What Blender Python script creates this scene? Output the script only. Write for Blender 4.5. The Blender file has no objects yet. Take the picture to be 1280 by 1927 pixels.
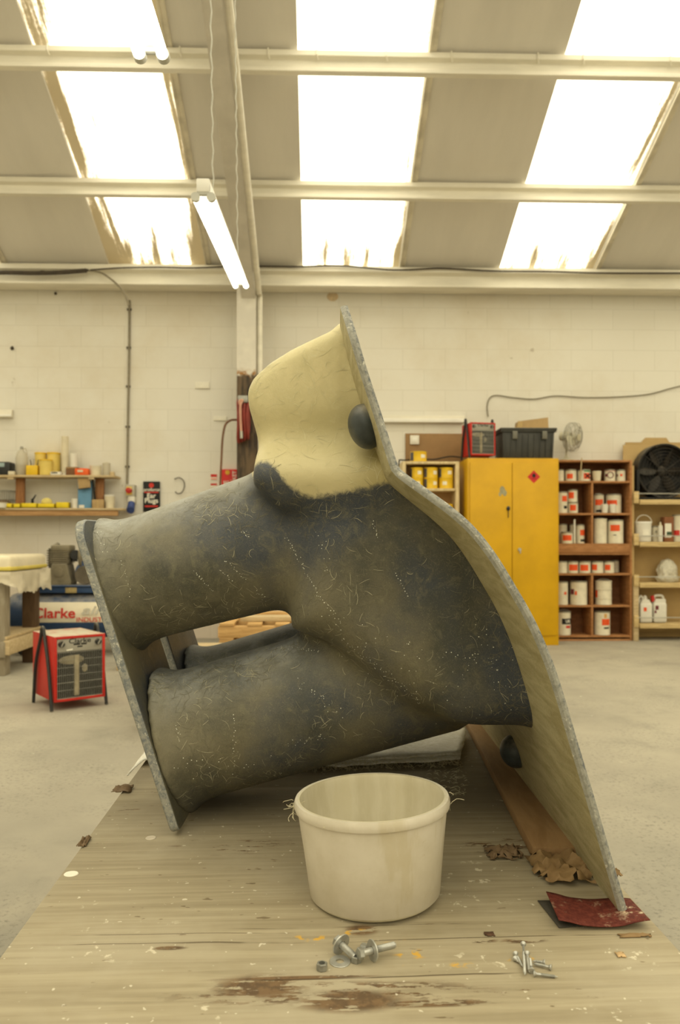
import bpy, bmesh, math, random
import numpy as np
from mathutils import Vector, Matrix, noise as mnoise
from mathutils.bvhtree import BVHTree
random.seed(11); np.random.seed(11)
PI = math.pi
F, HZ, EYE, YAW = 1470.0, 1017.0, 1.03, math.radians(1.64)
CA, SA = math.cos(YAW), math.sin(YAW)
TZ = 0.475                       # bench top height
TDROP = EYE - TZ
WALL = 8.25                      # far wall
COL = bpy.context.scene.collection

def Cp(px, py, d):
    """room point seen at a photo pixel, d metres straight ahead of the camera"""
    u = (px-640)/F*d
    return Vector((CA*u+SA*d, -SA*u+CA*d, EYE+(HZ-py)/F*d))
def Wp(px, py, Y):
    """room point seen at a photo pixel on the plane y = Y"""
    u = (px-640)/F
    t = Y/(-SA*u+CA)
    return Cp(px, py, t)
def Tp(px, py, h=0.0):
    """room point on the bench top (or h above it)"""
    return Cp(px, py, (TDROP-h)*F/(py-HZ))
def Fp(px, py):
    return Cp(px, py, EYE*F/(py-HZ))
def S(r, g, b):
    f = lambda c: (c/255/12.92) if c <= 10 else ((c/255+0.055)/1.055)**2.4
    return (f(r), f(g), f(b), 1.0)

# ------------------------------------------------------------------ materials
class Mat:
    def __init__(s, name, rough=0.6, metal=0.0, spec=0.35):
        s.m = bpy.data.materials.new(name); s.m.use_nodes = True
        s.nt = s.m.node_tree; s.b = s.nt.nodes['Principled BSDF']
        s.out = s.nt.nodes['Material Output']
        s.b.inputs['Roughness'].default_value = rough
        s.b.inputs['Metallic'].default_value = metal
        s.b.inputs['Specular IOR Level'].default_value = spec
        s._tc = None
    def n(s, t, **kw):
        n = s.nt.nodes.new(t)
        for k, v in kw.items(): setattr(n, k, v)
        return n
    def link(s, a, b): s.nt.links.new(a, b)
    def put(s, sock, v):
        if hasattr(v, 'is_output'): s.link(v, sock)
        else: sock.default_value = v
    def obj(s):
        if s._tc is None: s._tc = s.n('ShaderNodeTexCoord').outputs['Object']
        return s._tc
    def map(s, scale=(1, 1, 1), loc=(0, 0, 0), rot=(0, 0, 0), vec=None):
        n = s.n('ShaderNodeMapping')
        s.link(vec or s.obj(), n.inputs['Vector'])
        n.inputs['Scale'].default_value = scale; n.inputs['Location'].default_value = loc
        n.inputs['Rotation'].default_value = rot
        return n.outputs['Vector']
    def noise(s, scale=5, detail=4, rough=0.55, vec=None, dist=0.0):
        n = s.n('ShaderNodeTexNoise')
        s.link(vec or s.obj(), n.inputs['Vector'])
        n.inputs['Scale'].default_value = scale; n.inputs['Detail'].default_value = detail
        n.inputs['Roughness'].default_value = rough; n.inputs['Distortion'].default_value = dist
        return n.outputs['Fac']
    def step(s, v, a, b):
        n = s.n('ShaderNodeMapRange', interpolation_type='SMOOTHSTEP')
        s.put(n.inputs['Value'], v)
        n.inputs['From Min'].default_value = a; n.inputs['From Max'].default_value = b
        return n.outputs['Result']
    def math(s, op, a, b=0.0, clamp=False):
        n = s.n('ShaderNodeMath', operation=op, use_clamp=clamp)
        s.put(n.inputs[0], a); s.put(n.inputs[1], b)
        return n.outputs[0]
    def mix(s, f, a, b):
        n = s.n('ShaderNodeMix', data_type='RGBA')
        s.put(n.inputs['Factor'], f); s.put(n.inputs['A'], a); s.put(n.inputs['B'], b)
        return n.outputs['Result']
    def xyz(s, vec=None):
        n = s.n('ShaderNodeSeparateXYZ'); s.link(vec or s.obj(), n.inputs[0])
        return n.outputs
    def color(s, v): s.put(s.b.inputs['Base Color'], v); return s
    def bump(s, h, strength=0.3, dist=0.01):
        n = s.n('ShaderNodeBump'); n.inputs['Strength'].default_value = strength
        n.inputs['Distance'].default_value = dist
        s.link(h, n.inputs['Height']); s.link(n.outputs['Normal'], s.b.inputs['Normal'])
    def blob(s, c, r):
        """soft 1..0 falloff around a place on the surface (x, y)"""
        v = s.map(scale=(1/r[0], 1/r[1], 0), loc=(-c[0]/r[0], -c[1]/r[1], 0))
        n = s.n('ShaderNodeVectorMath', operation='LENGTH'); s.link(v, n.inputs[0])
        return s.math('SUBTRACT', 1.0, s.step(n.outputs['Value'], 0.45, 1.0))

MC = {}
def paint(name, col, rough=0.55, var=0.12, scale=9, metal=0.0, spec=0.35, bump=0.0, dust=0.0, stretch=(1, 1, 1)):
    if name in MC: return MC[name]
    m = Mat(name, rough, metal, spec)
    c = S(*col)
    lo = tuple(max(0, x*(1-var)) for x in c[:3])+(1,); hi = tuple(min(1, x*(1+var)) for x in c[:3])+(1,)
    nz = m.noise(scale, 5, 0.6, vec=m.map(scale=stretch))
    base = m.mix(m.step(nz, 0.3, 0.7), lo, hi)
    if dust:
        g = m.n('ShaderNodeNewGeometry'); z = m.xyz(g.outputs['Normal'])['Z']
        f = m.math('MULTIPLY', m.math('MULTIPLY', m.step(z, 0.15, 0.95), m.step(m.noise(scale*2.1, 4), 0.2, 0.7)), dust)
        base = m.mix(f, base, S(196, 186, 165))
    m.color(base)
    if bump: m.bump(m.noise(scale*8, 4), bump, 0.004)
    MC[name] = m.m
    return m.m
def wood(name, col, dark=0.75, axis=(1, 1, 1), rough=0.65):
    if name in MC: return MC[name]
    m = Mat(name, rough, 0, 0.25); c = S(*col)
    g = m.noise(6, 6, 0.6, vec=m.map(scale=axis), dist=0.6)
    d = tuple(x*dark*k for x, k in zip(c[:3], (1, 0.95, 0.88)))+(1,)
    m.color(m.mix(m.step(g, 0.35, 0.68), d, c)); m.bump(g, 0.15, 0.003)
    MC[name] = m.m; return m.m
def glow(name, col, strength):
    if name in MC: return MC[name]
    m = Mat(name); m.b.inputs['Emission Color'].default_value = col
    m.b.inputs['Emission Strength'].default_value = strength; m.color(col)
    MC[name] = m.m; return m.m

# ------------------------------------------------------------------ mesh helpers
def frame(p0, p1):
    d = Vector(p1)-Vector(p0); L = d.length
    q = Vector((0, 0, 1)).rotation_difference(d.normalized()) if L > 1e-9 else None
    return (Matrix.Translation((Vector(p0)+Vector(p1))/2) @ q.to_matrix().to_4x4()) if q else Matrix(), L
class MB:
    def __init__(s): s.bm = bmesh.new(); s.slot = 0
    def _mark(s, n0):
        s.bm.faces.ensure_lookup_table()
        for f in s.bm.faces[n0:]: f.material_index = s.slot
    def box(s, c, sz, rot=None, bev=0.0, seg=2):
        n0 = len(s.bm.faces)
        M = Matrix.Translation(c)
        if rot is not None: M = M @ (rot if isinstance(rot, Matrix) else Matrix.Rotation(rot, 4, 'Z'))
        t = bmesh.new()
        bmesh.ops.create_cube(t, size=1.0, matrix=Matrix.Diagonal((*sz, 1)))
        if bev: bmesh.ops.bevel(t, geom=list(t.edges), offset=bev, segments=seg, affect='EDGES', profile=0.5)
        t.transform(M); s._merge(t); s._mark(n0); return s
    def _merge(s, t):
        me = bpy.data.meshes.new('tmp'); t.to_mesh(me); t.free(); s.bm.from_mesh(me); bpy.data.meshes.remove(me)
    def cyl(s, p0, p1, r0, r1=None, seg=16, cap=True):
        n0 = len(s.bm.faces); M, L = frame(p0, p1)
        bmesh.ops.create_cone(s.bm, cap_ends=cap, segments=seg, radius1=r0, radius2=r0 if r1 is None else r1, depth=L, matrix=M)
        s._mark(n0); return s
    def ball(s, c, r, rot=None, seg=16):
        n0 = len(s.bm.faces); r = (r, r, r) if not hasattr(r, '__len__') else r
        M = Matrix.Translation(c) @ (rot or Matrix()) @ Matrix.Diagonal((*r, 1))
        bmesh.ops.create_uvsphere(s.bm, u_segments=seg, v_segments=seg//2+2, radius=1, matrix=M); s._mark(n0); return s
    def lathe(s, prof, M=None, seg=24, close=False):
        """prof: (radius, height) pairs about local z"""
        n0 = len(s.bm.faces); M = M or Matrix(); rings = []
        for r, z in prof:
            if r < 1e-6: rings.append([s.bm.verts.new(M @ Vector((0, 0, z)))])
            else: rings.append([s.bm.verts.new(M @ Vector((r*math.cos(2*PI*i/seg), r*math.sin(2*PI*i/seg), z))) for i in range(seg)])
        pairs = list(zip(rings, rings[1:]))
        if close: pairs.append((rings[-1], rings[0]))
        for a, b in pairs:
            if len(a) == 1 and len(b) == 1: continue
            for i in range(seg):
                j = (i+1) % seg
                if len(a) == 1: s.bm.faces.new((a[0], b[j], b[i]))
                elif len(b) == 1: s.bm.faces.new((a[i], a[j], b[0]))
                else: s.bm.faces.new((a[i], a[j], b[j], b[i]))
        s._mark(n0); return s
    def tube(s, pts, r, seg=8, closed=False):
        n0 = len(s.bm.faces); pts = [Vector(p) for p in pts]; n = len(pts); rings = []
        up = None
        for i, p in enumerate(pts):
            a = pts[(i-1) % n] if closed or i else p; b = pts[(i+1) % n] if closed or i < n-1 else p
            t = (b-a).normalized()
            if up is None:
                up = Vector((0, 0, 1)) if abs(t.z) < 0.9 else Vector((1, 0, 0))
            up = (up-t*up.dot(t)).normalized(); w = t.cross(up)
            rr = r[i] if hasattr(r, '__len__') else r
            rings.append([s.bm.verts.new(p+up*rr*math.cos(2*PI*k/seg)+w*rr*math.sin(2*PI*k/seg)) for k in range(seg)])
        for i in range(n if closed else n-1):
            a, b = rings[i], rings[(i+1) % n]
            for k in range(seg): s.bm.faces.new((a[k], b[k], b[(k+1) % seg], a[(k+1) % seg]))
        if not closed:
            s.bm.faces.new(rings[0]); s.bm.faces.new(list(reversed(rings[-1])))
        s._mark(n0); return s
    def prism(s, poly, a, b, axis='y', M=None):
        """extrude a 2-d outline from a to b along an axis"""
        n0 = len(s.bm.faces); M = M or Matrix()
        P = {'y': lambda u, v, w: (u, w, v), 'x': lambda u, v, w: (w, u, v), 'z': lambda u, v, w: (u, v, w)}[axis]
        A = [s.bm.verts.new(M @ Vector(P(u, v, a))) for u, v in poly]; B = [s.bm.verts.new(M @ Vector(P(u, v, b))) for u, v in poly]
        n = len(poly)
        for i in range(n): s.bm.faces.new((A[i], A[(i+1) % n], B[(i+1) % n], B[i]))
        s.bm.faces.new(list(reversed(A))); s.bm.faces.new(B); s._mark(n0); return s
    def quad(s, *p):
        n0 = len(s.bm.faces); s.bm.faces.new([s.bm.verts.new(q) for q in p]); s._mark(n0); return s
    def build(s, name, mats, parent=None, smooth=30, loc=None, rot=None, fix=True, bev=0.0, solid=0.0):
        if fix: bmesh.ops.recalc_face_normals(s.bm, faces=list(s.bm.faces))
        me = bpy.data.meshes.new(name); s.bm.to_mesh(me); s.bm.free()
        for m in (mats if isinstance(mats, (list, tuple)) else [mats]): me.materials.append(m)
        if smooth:
            for p in me.polygons: p.use_smooth = True
            me.set_sharp_from_angle(angle=math.radians(smooth))
        o = bpy.data.objects.new(name, me); COL.objects.link(o)
        if parent: o.parent = parent
        if loc is not None: o.location = loc
        if rot is not None: o.rotation_euler = rot
        if solid:
            d = o.modifiers.new('Solidify', 'SOLIDIFY'); d.thickness = solid; d.offset = 0
        if bev:
            d = o.modifiers.new('Bevel', 'BEVEL'); d.width = bev; d.segments = 2; d.limit_method = 'ANGLE'
        return o

def tag(o, label=None, cat=None, group=None, kind=None):
    for k, v in (('label', label), ('category', cat), ('group', group), ('kind', kind)):
        if v: o[k] = v
    return o
def thing(name, label, cat, loc=(0, 0, 0), rz=0.0, group=None, rot=None):
    o = bpy.data.objects.new(name, None); COL.objects.link(o)
    o.location = loc; o.rotation_euler = rot or (0, 0, rz); o.empty_display_size = 0.05
    return tag(o, label, cat, group)
def dup(root, loc, rz=None, label=None, group=None):
    r = root.copy(); COL.objects.link(r); r.location = loc
    if rz is not None: r.rotation_euler = (0, 0, rz)
    if label: r['label'] = label
    if group: r['group'] = group
    for ch in list(root.children):
        c = ch.copy(); COL.objects.link(c); c.parent = r
        for g in list(ch.children):
            d = g.copy(); COL.objects.link(d); d.parent = c
    return r
def struct(name, mb, m, **kw):
    return tag(mb.build(name, m, **kw), kind='structure')
def text(body, size, m, parent, loc, rot=(PI/2, 0, 0), name='lettering', bold=0.0, sx=1.0, depth=0.0006, shear=0.0):
    cu = bpy.data.curves.new('lettering', 'FONT'); cu.body = body; cu.size = size
    cu.align_x = 'CENTER'; cu.align_y = 'CENTER'; cu.extrude = depth; cu.offset = bold; cu.shear = shear
    t = bpy.data.objects.new('t', cu); COL.objects.link(t)
    bpy.context.view_layer.update()
    me = bpy.data.meshes.new_from_object(t.evaluated_get(bpy.context.evaluated_depsgraph_get()))
    bpy.data.objects.remove(t); bpy.data.curves.remove(cu)
    me.transform(Matrix.Diagonal((sx, 1, 1, 1))); me.materials.clear(); me.materials.append(m)
    o = bpy.data.objects.new(name, me); COL.objects.link(o); o.parent = parent; o.location = loc; o.rotation_euler = rot
    return o
def catmull(P, n=8):
    P = [np.array(p, float) for p in P]; out = []
    for i in range(len(P)-1):
        a, b, c, d = P[max(i-1, 0)], P[i], P[i+1], P[min(i+2, len(P)-1)]
        for k in range(n):
            t = k/n
            out.append(0.5*(2*b+(c-a)*t+(2*a-5*b+4*c-d)*t*t+(-a+3*b-3*c+d)*t**3))
    out.append(P[-1]); return np.array(out)

# ------------------------------------------------------------------ camera and render settings
sc = bpy.context.scene
cam = bpy.data.objects.new('camera', bpy.data.cameras.new('camera')); COL.objects.link(cam)
cam.location = (0, 0, EYE); cam.rotation_euler = (PI/2, 0, -YAW)
cam.data.sensor_fit = 'VERTICAL'; cam.data.sensor_height = 36; cam.data.lens = F/1927*36
cam.data.shift_y = (HZ-963.5)/1927; cam.data.clip_start = 0.05
cam.data.dof.use_dof = True; cam.data.dof.focus_distance = 1.4; cam.data.dof.aperture_fstop = 6.0
sc.camera = cam
sc.view_settings.view_transform = 'Standard'; sc.view_settings.look = 'None'
sc.view_settings.exposure = 0.0; sc.view_settings.gamma = 1.0
try:
    sc.cycles.use_denoising = True; sc.cycles.denoiser = 'OPENIMAGEDENOISE'
    sc.cycles.max_bounces = 8; sc.cycles.diffuse_bounces = 5; sc.cycles.sample_clamp_indirect = 6
except Exception: pass
w = bpy.data.worlds.new('sky'); sc.world = w; w.use_nodes = True
w.node_tree.nodes['Background'].inputs['Color'].default_value = (1, 0.93, 0.8, 1)
w.node_tree.nodes['Background'].inputs['Strength'].default_value = 0.5
LIGHT = (1.0, 0.94, 0.71, 1)

# ------------------------------------------------------------------ room shell
XL, XR, YB = -7.0, 9.0, -8.25
SL = 0.41; RZ0 = 7.10                       # roof underside z = RZ0 - SL*|Y|
m = Mat('painted_block', 0.7, 0, 0.2)
v = m.n('ShaderNodeCombineXYZ'); o_ = m.xyz(); m.link(o_['X'], v.inputs['X']); m.link(o_['Z'], v.inputs['Y'])
wob = m.noise(1.7, 3)
br = m.n('ShaderNodeTexBrick'); m.link(v.outputs[0], br.inputs['Vector'])
br.inputs['Scale'].default_value = 1.0; br.inputs['Brick Width'].default_value = 0.45; br.inputs['Row Height'].default_value = 0.2185
br.inputs['Mortar Size'].default_value = 0.004; br.inputs['Mortar Smooth'].default_value = 0.6
br.inputs['Color1'].default_value = (0.76, 0.735, 0.665, 1); br.inputs['Color2'].default_value = (0.735, 0.71, 0.64, 1)
br.inputs['Mortar'].default_value = (0.655, 0.63, 0.56, 1)
low = m.math('SUBTRACT', 1.0, m.step(o_['Z'], 0.0, 1.5))
dirt = m.math('MULTIPLY', m.step(m.noise(0.9, 5, 0.65), 0.42, 0.75), 0.35)
c = m.mix(dirt, br.outputs['Color'], S(196, 180, 150))
c = m.mix(m.math('MULTIPLY', low, 0.45), c, S(200, 172, 140))
c = m.mix(m.math('MULTIPLY', m.step(m.noise(9, 3, 0.5), 0.73, 0.78), 0.5), c, S(150, 135, 110))
m.color(c); m.bump(m.math('ADD', m.math('MULTIPLY', br.outputs['Fac'], -0.8), m.math('MULTIPLY', m.noise(30, 3), 0.25)), 0.25, 0.01)
M_WALL = m.m
m = Mat('dusty_concrete', 0.8, 0, 0.2)
big = m.noise(0.55, 6, 0.62); mid = m.noise(3.2, 6, 0.7); fine = m.noise(55, 3, 0.7)
c = m.mix(m.step(big, 0.35, 0.66), S(152, 146, 133), S(175, 168, 152))
c = m.mix(m.math('MULTIPLY', m.step(mid, 0.48, 0.72), 0.55), c, S(140, 136, 124))
near = m.math('SUBTRACT', 1.0, m.step(m.xyz()['Y'], 1.6, 3.4))
c = m.mix(m.math('MULTIPLY', m.math('MULTIPLY', near, m.step(m.noise(2.1, 4), 0.35, 0.6)), 0.55), c, S(128, 127, 119))
c = m.mix(m.math('MULTIPLY', m.step(fine, 0.5, 0.72), m.math('MULTIPLY', m.step(m.noise(1.9, 4), 0.38, 0.62), 0.55)), c, S(88, 88, 84))
c = m.mix(m.math('MULTIPLY', m.step(m.noise(14, 2), 0.74, 0.78), 0.7), c, S(225, 220, 205))
m.color(c); m.bump(fine, 0.2, 0.004); M_FLOOR = m.m
M_ROOF = paint('roof_lining', (222, 218, 210), 0.7, 0.05, 2.2, stretch=(1, 0.2, 1), bump=0.05)
M_STEEL = paint('cream_painted_steel', (226, 221, 206), 0.45, 0.08, 3, stretch=(0.6, 3, 3))

struct('floor', MB().box(((XL+XR)/2, 0, -0.05), (XR-XL+0.4, 17, 0.1)), M_FLOOR)
zt = RZ0-SL*WALL
struct('wall_back', MB().box(((XL+XR)/2, WALL+0.1, zt/2), (XR-XL+0.4, 0.2, zt)), M_WALL)
struct('wall_front', MB().box(((XL+XR)/2, YB-0.1, zt/2), (XR-XL+0.4, 0.2, zt)), M_WALL)
for nm, x in (('wall_left', XL-0.1), ('wall_right', XR+0.1)):
    struct(nm, MB().prism([(-WALL, 0), (WALL, 0), (WALL, zt), (0, RZ0), (-WALL, zt)], x-0.1, x+0.1, 'x'), M_WALL)

TH = math.atan(SL); SLOPE = math.hypot(WALL, WALL*SL)
def roof_matrix(side):
    s, c = math.sin(TH), math.cos(TH)
    if side > 0:
        R = Matrix(((1, 0, 0), (0, -c, -s), (0, s, -c)))
        return Matrix.Translation((0, WALL, zt)) @ R.to_4x4()
    R = Matrix(((-1, 0, 0), (0, c, s), (0, s, -c)))
    return Matrix.Translation((0, -WALL, zt)) @ R.to_4x4()
def skylight_mat(name, kL, kR, kLow, bias):
    m = Mat(name, 0.6)
    p = m.xyz(); x, y = p['X'], p['Y']; w_ = 0.98
    rnd = m.n('ShaderNodeObjectInfo').outputs['Random']
    cx = m.n('ShaderNodeCombineXYZ'); m.link(m.math('MULTIPLY', x, 13.0), cx.inputs['X'])
    m.link(m.math('MULTIPLY', y, 0.85), cx.inputs['Y']); m.link(m.math('MULTIPLY', rnd, 37.0), cx.inputs['Z'])
    st = m.noise(1.0, 6, 0.62, vec=cx.outputs[0]); sp = m.noise(34, 4, 0.7)
    eL = m.math('MULTIPLY', m.math('SUBTRACT', 1.0, m.step(x, 0.06, 0.26)), kL)
    eR = m.math('MULTIPLY', m.step(x, w_-0.15, w_-0.01), kR)
    lo = m.math('SUBTRACT', 1.0, m.step(y, 0.25, 1.15))
    val = m.math('ADD', m.math('MULTIPLY', st, 0.75), m.math('ADD', m.math('MAXIMUM', eL, eR), m.math('ADD', m.math('MULTIPLY', lo, kLow), bias)))
    val = m.math('ADD', val, m.math('MULTIPLY', sp, 0.12))
    d = m.step(val, 0.555, 0.70)
    tint = m.mix(d, LIGHT, (0.30, 0.20, 0.07, 1))
    stg = m.math('ADD', m.math('MULTIPLY', m.math('SUBTRACT', 1.0, d), SKY_L), 0.45)
    m.color((0.5, 0.45, 0.35, 1)); m.link(tint, m.b.inputs['Emission Color']); m.link(stg, m.b.inputs['Emission Strength'])
    return m.m
SKY_L = 3.0
SKIES = {-2.12: skylight_mat('rooflight_streaked', 0.22, 0.25, 0.16, 0.025), -0.15: skylight_mat('rooflight_clean', -0.02, 0.18, 0.155, -0.005), 1.87: skylight_mat('rooflight_bright', -0.03, 0.2, 0.165, -0.01)}
M_SKY = skylight_mat('grimy_rooflight', 0.1, 0.17, 0.11, 0.0)
nsky = 0; npan = 0; ntrim = 0
def trim(mb, mat, **kw):
    global ntrim; ntrim += 1
    return struct('trim_%d' % ntrim, mb, mat, **kw)
SW = 0.98; X0S = [-6.17, -4.17, -2.12, -0.15, 1.87, 3.87, 5.87, 7.87]
M_BEAD = paint('rooflight_bead', (215, 208, 190), 0.6, 0.15, 6)
for side in (1, -1):
    Mx = roof_matrix(side); sx = side
    xs = X0S if side > 0 else [-(x+SW) for x in reversed(X0S)]
    edges = (XL, XR) if side > 0 else (-XR, -XL)
    cur = edges[0]; L = SLOPE+0.02
    for x0 in xs+[edges[1]]:
        npan += 1
        o = struct('ceiling_%d' % npan, MB().box(((cur+x0)/2, L/2, -0.03), (x0-cur, L, 0.05)), M_ROOF)
        o.matrix_world = Mx; cur = x0+SW
    for x0 in xs:
        nsky += 1
        o = struct('window_%d' % nsky, MB().quad((0, 0, 0), (SW, 0, 0), (SW, L, 0), (0, L, 0)), SKIES.get(x0, M_SKY) if side > 0 else M_SKY, fix=False, smooth=0)
        o.matrix_world = Mx @ Matrix.Translation((x0, 0, -0.035))
        if side > 0 and -4.5 < x0 < 4:
            o = trim(MB().box((x0+SW+0.035, L/2, 0.006), (0.055, L, 0.022), bev=0.006).box((x0+SW+0.012, L/2, 0.012), (0.014, L, 0.03)), M_BEAD)
            o.matrix_world = Mx

# purlins (two in view, the others overhead), eaves rail, rafter, column
def purlin(Y, h, y0=None):
    z = RZ0-SL*Y-0.002; s = SL
    mb = MB()
    prof = [(Y-0.035, z+0.03*s-0.02), (Y+0.03, z-0.035), (Y+0.03, z-h), (Y-0.03, z-h), (Y-0.03, z-h+0.03), (Y+0.005, z-h+0.03), (Y+0.005, z-0.065), (Y-0.035, z-0.05)]
    mb.prism(prof, XL, XR, 'x')
    return trim(mb, M_STEEL, smooth=0, bev=0.004)
def purlin_clip(x, Y):
    z = RZ0-SL*Y
    return MB().tube([(x, Y-0.04, z-0.005), (x, Y-0.043, z-0.05), (x+0.01, Y-0.02, z-0.075)], 0.006, 6)
P1, P2 = 5.86, 6.98
for Y, h in ((P1, 0.165), (P2, 0.155), (4.72, 0.16), (3.55, 0.16), (2.4, 0.16), (1.2, 0.16)): purlin(Y, h)
for i, (px, Y) in enumerate(((92, P1), (340, P1), (505, P1), (596, P1), (726, P1), (848, P1), (1010, P1), (1095, P1), (1258, P1))):
    p = Wp(px, 90, Y); trim(purlin_clip(p.x, Y), M_STEEL)
ze = EYE+(HZ-541)/F*8.0
zt2 = RZ0-SL*8.0-0.003
trim(MB().prism([(7.93, zt2-0.005), (8.02, zt2-0.03), (8.02, ze), (7.95, ze), (7.95, ze+0.02), (7.985, ze+0.02), (7.985, zt2-0.075), (7.93, zt2-0.055)], XL, XR, 'x')
     .box(((XL+XR)/2, 8.13, ze+0.13), (XR-XL, 0.22, 0.22)), M_STEEL, smooth=0)

m = Mat('column_paint', 0.5, 0, 0.3)
zz = m.xyz()['Z']; edge = m.math('ADD', zz, m.math('MULTIPLY', m.noise(14, 4), 0.12))
f = m.step(edge, 2.72, 2.745)
bark = m.noise(5, 6, 0.65, vec=m.map(scale=(6, 6, 0.8)))
dk = m.mix(m.step(bark, 0.35, 0.65), S(46, 37, 29), S(100, 82, 60))
rust = m.math('MULTIPLY', m.math('SUBTRACT', 1.0, m.step(edge, 2.75, 2.82)), m.step(m.noise(22, 3), 0.4, 0.6))
cr = m.mix(rust, m.mix(m.step(m.noise(3, 4), 0.4, 0.7), S(205, 200, 190), S(222, 217, 205)), S(150, 105, 50))
m.color(m.mix(f, dk, cr)); M_COLUMN = m.m
xc = Wp(465, 600, 7.9).x; CW = 0.19
colmb = MB().box((xc, 7.83, 1.95), (CW, 0.014, 3.9)).box((xc, 8.09, 1.95), (CW, 0.014, 3.9)).box((xc, 7.96, 1.95), (0.012, 0.25, 3.9))
trim(colmb, M_COLUMN, smooth=0)
# rafter: I section under the purlins, following the slope
def slope_bar(x, w, t, off, y0=7.98, y1=0.0):
    """bar w wide, t thick, whose top is off below the roof underside"""
    z0, z1 = RZ0-SL*y0-off, RZ0-SL*y1-off
    return [(y0, z0), (y1, z1), (y1, z1-t), (y0, z0-t)]
raf = MB(); xr = xc+0.02
for w_, t_, off in ((CW*0.72, 0.014, 0.165), (0.014, 0.27, 0.17), (CW*0.72, 0.016, 0.43)):
    raf.prism(slope_bar(xc, w_, t_, off), xr-w_/2, xr+w_/2, 'x')
trim(raf, paint('rafter_paint', (205, 200, 190), 0.5, 0.08, 4), smooth=0)
trim(MB().tube([(xc+CW/2+0.03, 7.9, 0.1+2.6), (xc+CW/2+0.03, 7.92, 3.5), (xc+CW/2+0.03, 7.8, RZ0-SL*7.8-0.40), (xc+CW/2+0.03, 3.0, RZ0-SL*3.0-0.40)], 0.03, 10), M_STEEL)
# ------------------------------------------------------------------ the fibreglass mould
YC = 1.79                                    # mid-plane depth; local y = depth - YC, local z = 0 on the bench
def L2(px, py, d): return ((px-640)/F*d, (HZ-py)/F*d+TDROP)
# profile of the big mounting flange seen from its near edge: (px, py, near-edge depth)
EDGE = [(640, 577, 1.30), (657, 632, 1.25), (677, 700, 1.24), (703, 780, 1.235), (732, 872, 1.22), (741, 890, 1.215), (757, 905, 1.205), (800, 936, 1.185),
        (846, 970, 1.165), (885, 1006, 1.155), (921, 1052, 1.15), (958, 1112, 1.15), (992, 1172, 1.15), (1022, 1240, 1.15), (1046, 1310, 1.15),
        (1071, 1395, 1.15), (1104, 1505, 1.15), (1136, 1615, 1.15), (1167, 1721, 1.15)]
prof = np.array([(*L2(px, py, d), d) for px, py, d in EDGE])
prof = catmull(prof, 5)
zi, xi = prof[::-1, 1], prof[::-1, 0]
def Xp(z): return np.interp(z, zi, xi)
def poly_sdf(x, z, P):
    P = np.array(P); d = np.full(x.shape, 1e9); s = np.ones(x.shape)
    for i in range(len(P)):
        a, b = P[i], P[i-1]; e = b-a; wx, wz = x-a[0], z-a[1]
        t = np.clip((wx*e[0]+wz*e[1])/(e@e), 0, 1)
        d = np.minimum(d, (wx-e[0]*t)**2+(wz-e[1]*t)**2)
        c1 = z >= a[1]; c2 = z < b[1]; c3 = e[0]*wz > e[1]*wx
        s = np.where((c1 & c2 & c3) | (~c1 & ~c2 & ~c3), -s, s)
    return s*np.sqrt(d)
def smin(a, b, k):
    h = np.clip(0.5+0.5*(b-a)/k, 0, 1); return b*(1-h)+a*h-k*h*(1-h)
DB = 1.44
BODY = [L2(px, py, DB) for px, py in ((556, 912), (585, 868), (640, 850), (900, 850), (1200, 1000), (1200, 1366), (900, 1366), (846, 1360), (765, 1318), (685, 1262), (620, 1212), (566, 1196), (546, 1188), (543, 1148), (558, 1060), (562, 980))]
NECK = [L2(px, py, DB) for px, py in ((900, 560), (640, 612), (625, 622), (600, 633), (550, 657), (508, 683), (476, 712), (465, 737), (467, 762), (476, 795), (484, 826), (486, 842), (482, 866), (478, 915), (530, 960), (900, 960))]
def ext(x, y, z, P, h, r):
    d2 = poly_sdf(x[:, 0, :], z[:, 0, :], P)[:, None, :] if x.ndim == 3 else poly_sdf(x, z, P)
    a = d2+r; b = np.abs(y)-h+r
    return np.minimum(np.maximum(a, b), 0)+np.sqrt(np.maximum(a, 0)**2+np.maximum(b, 0)**2)-r
def bodyf(x, y, z):
    h = 0.368+0.042*np.clip((x+0.10)/0.30, 0, 1)
    return ext(x, y, z, BODY, h, 0.075)
def neckf(x, y, z):
    zz_ = L2(0, 850, DB)[1]
    h = 0.375+0.035*np.exp(-((z-zz_+0.045)/0.05)**2)-0.018*np.exp(-((z-zz_-0.025)/0.035)**2)
    return ext(x, y, z, NECK, h, 0.028)
DP = 1.60
PIPES = [(L2(226, 1101, DP), L2(615, 985, DP), 0.124, 0.148), (L2(330, 1392, DP), L2(835, 1249, DP), 0.131, 0.137)]
PY = 0.18
def pipef(x, y, z, i, sy):
    (ax, az), (bx, bz), r0, r1 = PIPES[i]
    ex, ez = bx-ax, bz-az; L = math.hypot(ex, ez); ex /= L; ez /= L
    t = (x-ax)*ex+(z-az)*ez
    q = np.sqrt(((x-ax)*-ez+(z-az)*ex)**2+((y-sy*PY)*1.0)**2)
    tt = np.clip(t, 0, L); r = r0+(r1-r0)*tt/L+0.02*np.exp(-np.clip(t-0.006, 0, None)/0.018)
    return np.maximum(np.maximum(q-r, np.maximum(-t-0.008, t-L)), np.abs(y-sy*PY)-0.146)
def field(x, y, z):
    p = None
    for i in (0, 1):
        for sy in (-1, 1):
            f = pipef(x, y, z, i, sy); p = f if p is None else np.minimum(p, f)
    n = neckf(x, y, z); b = bodyf(x, y, z)
    d = smin(smin(b, p, 0.05), n, 0.04)
    fil = 0.03                                # cove where the body meets the big flange
    cut = (x-Xp(z))*0.94
    return np.maximum(d-0.006*np.exp(np.clip(cut, -1, 0)/0.008), cut-0.009)
H = 0.0068
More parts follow.
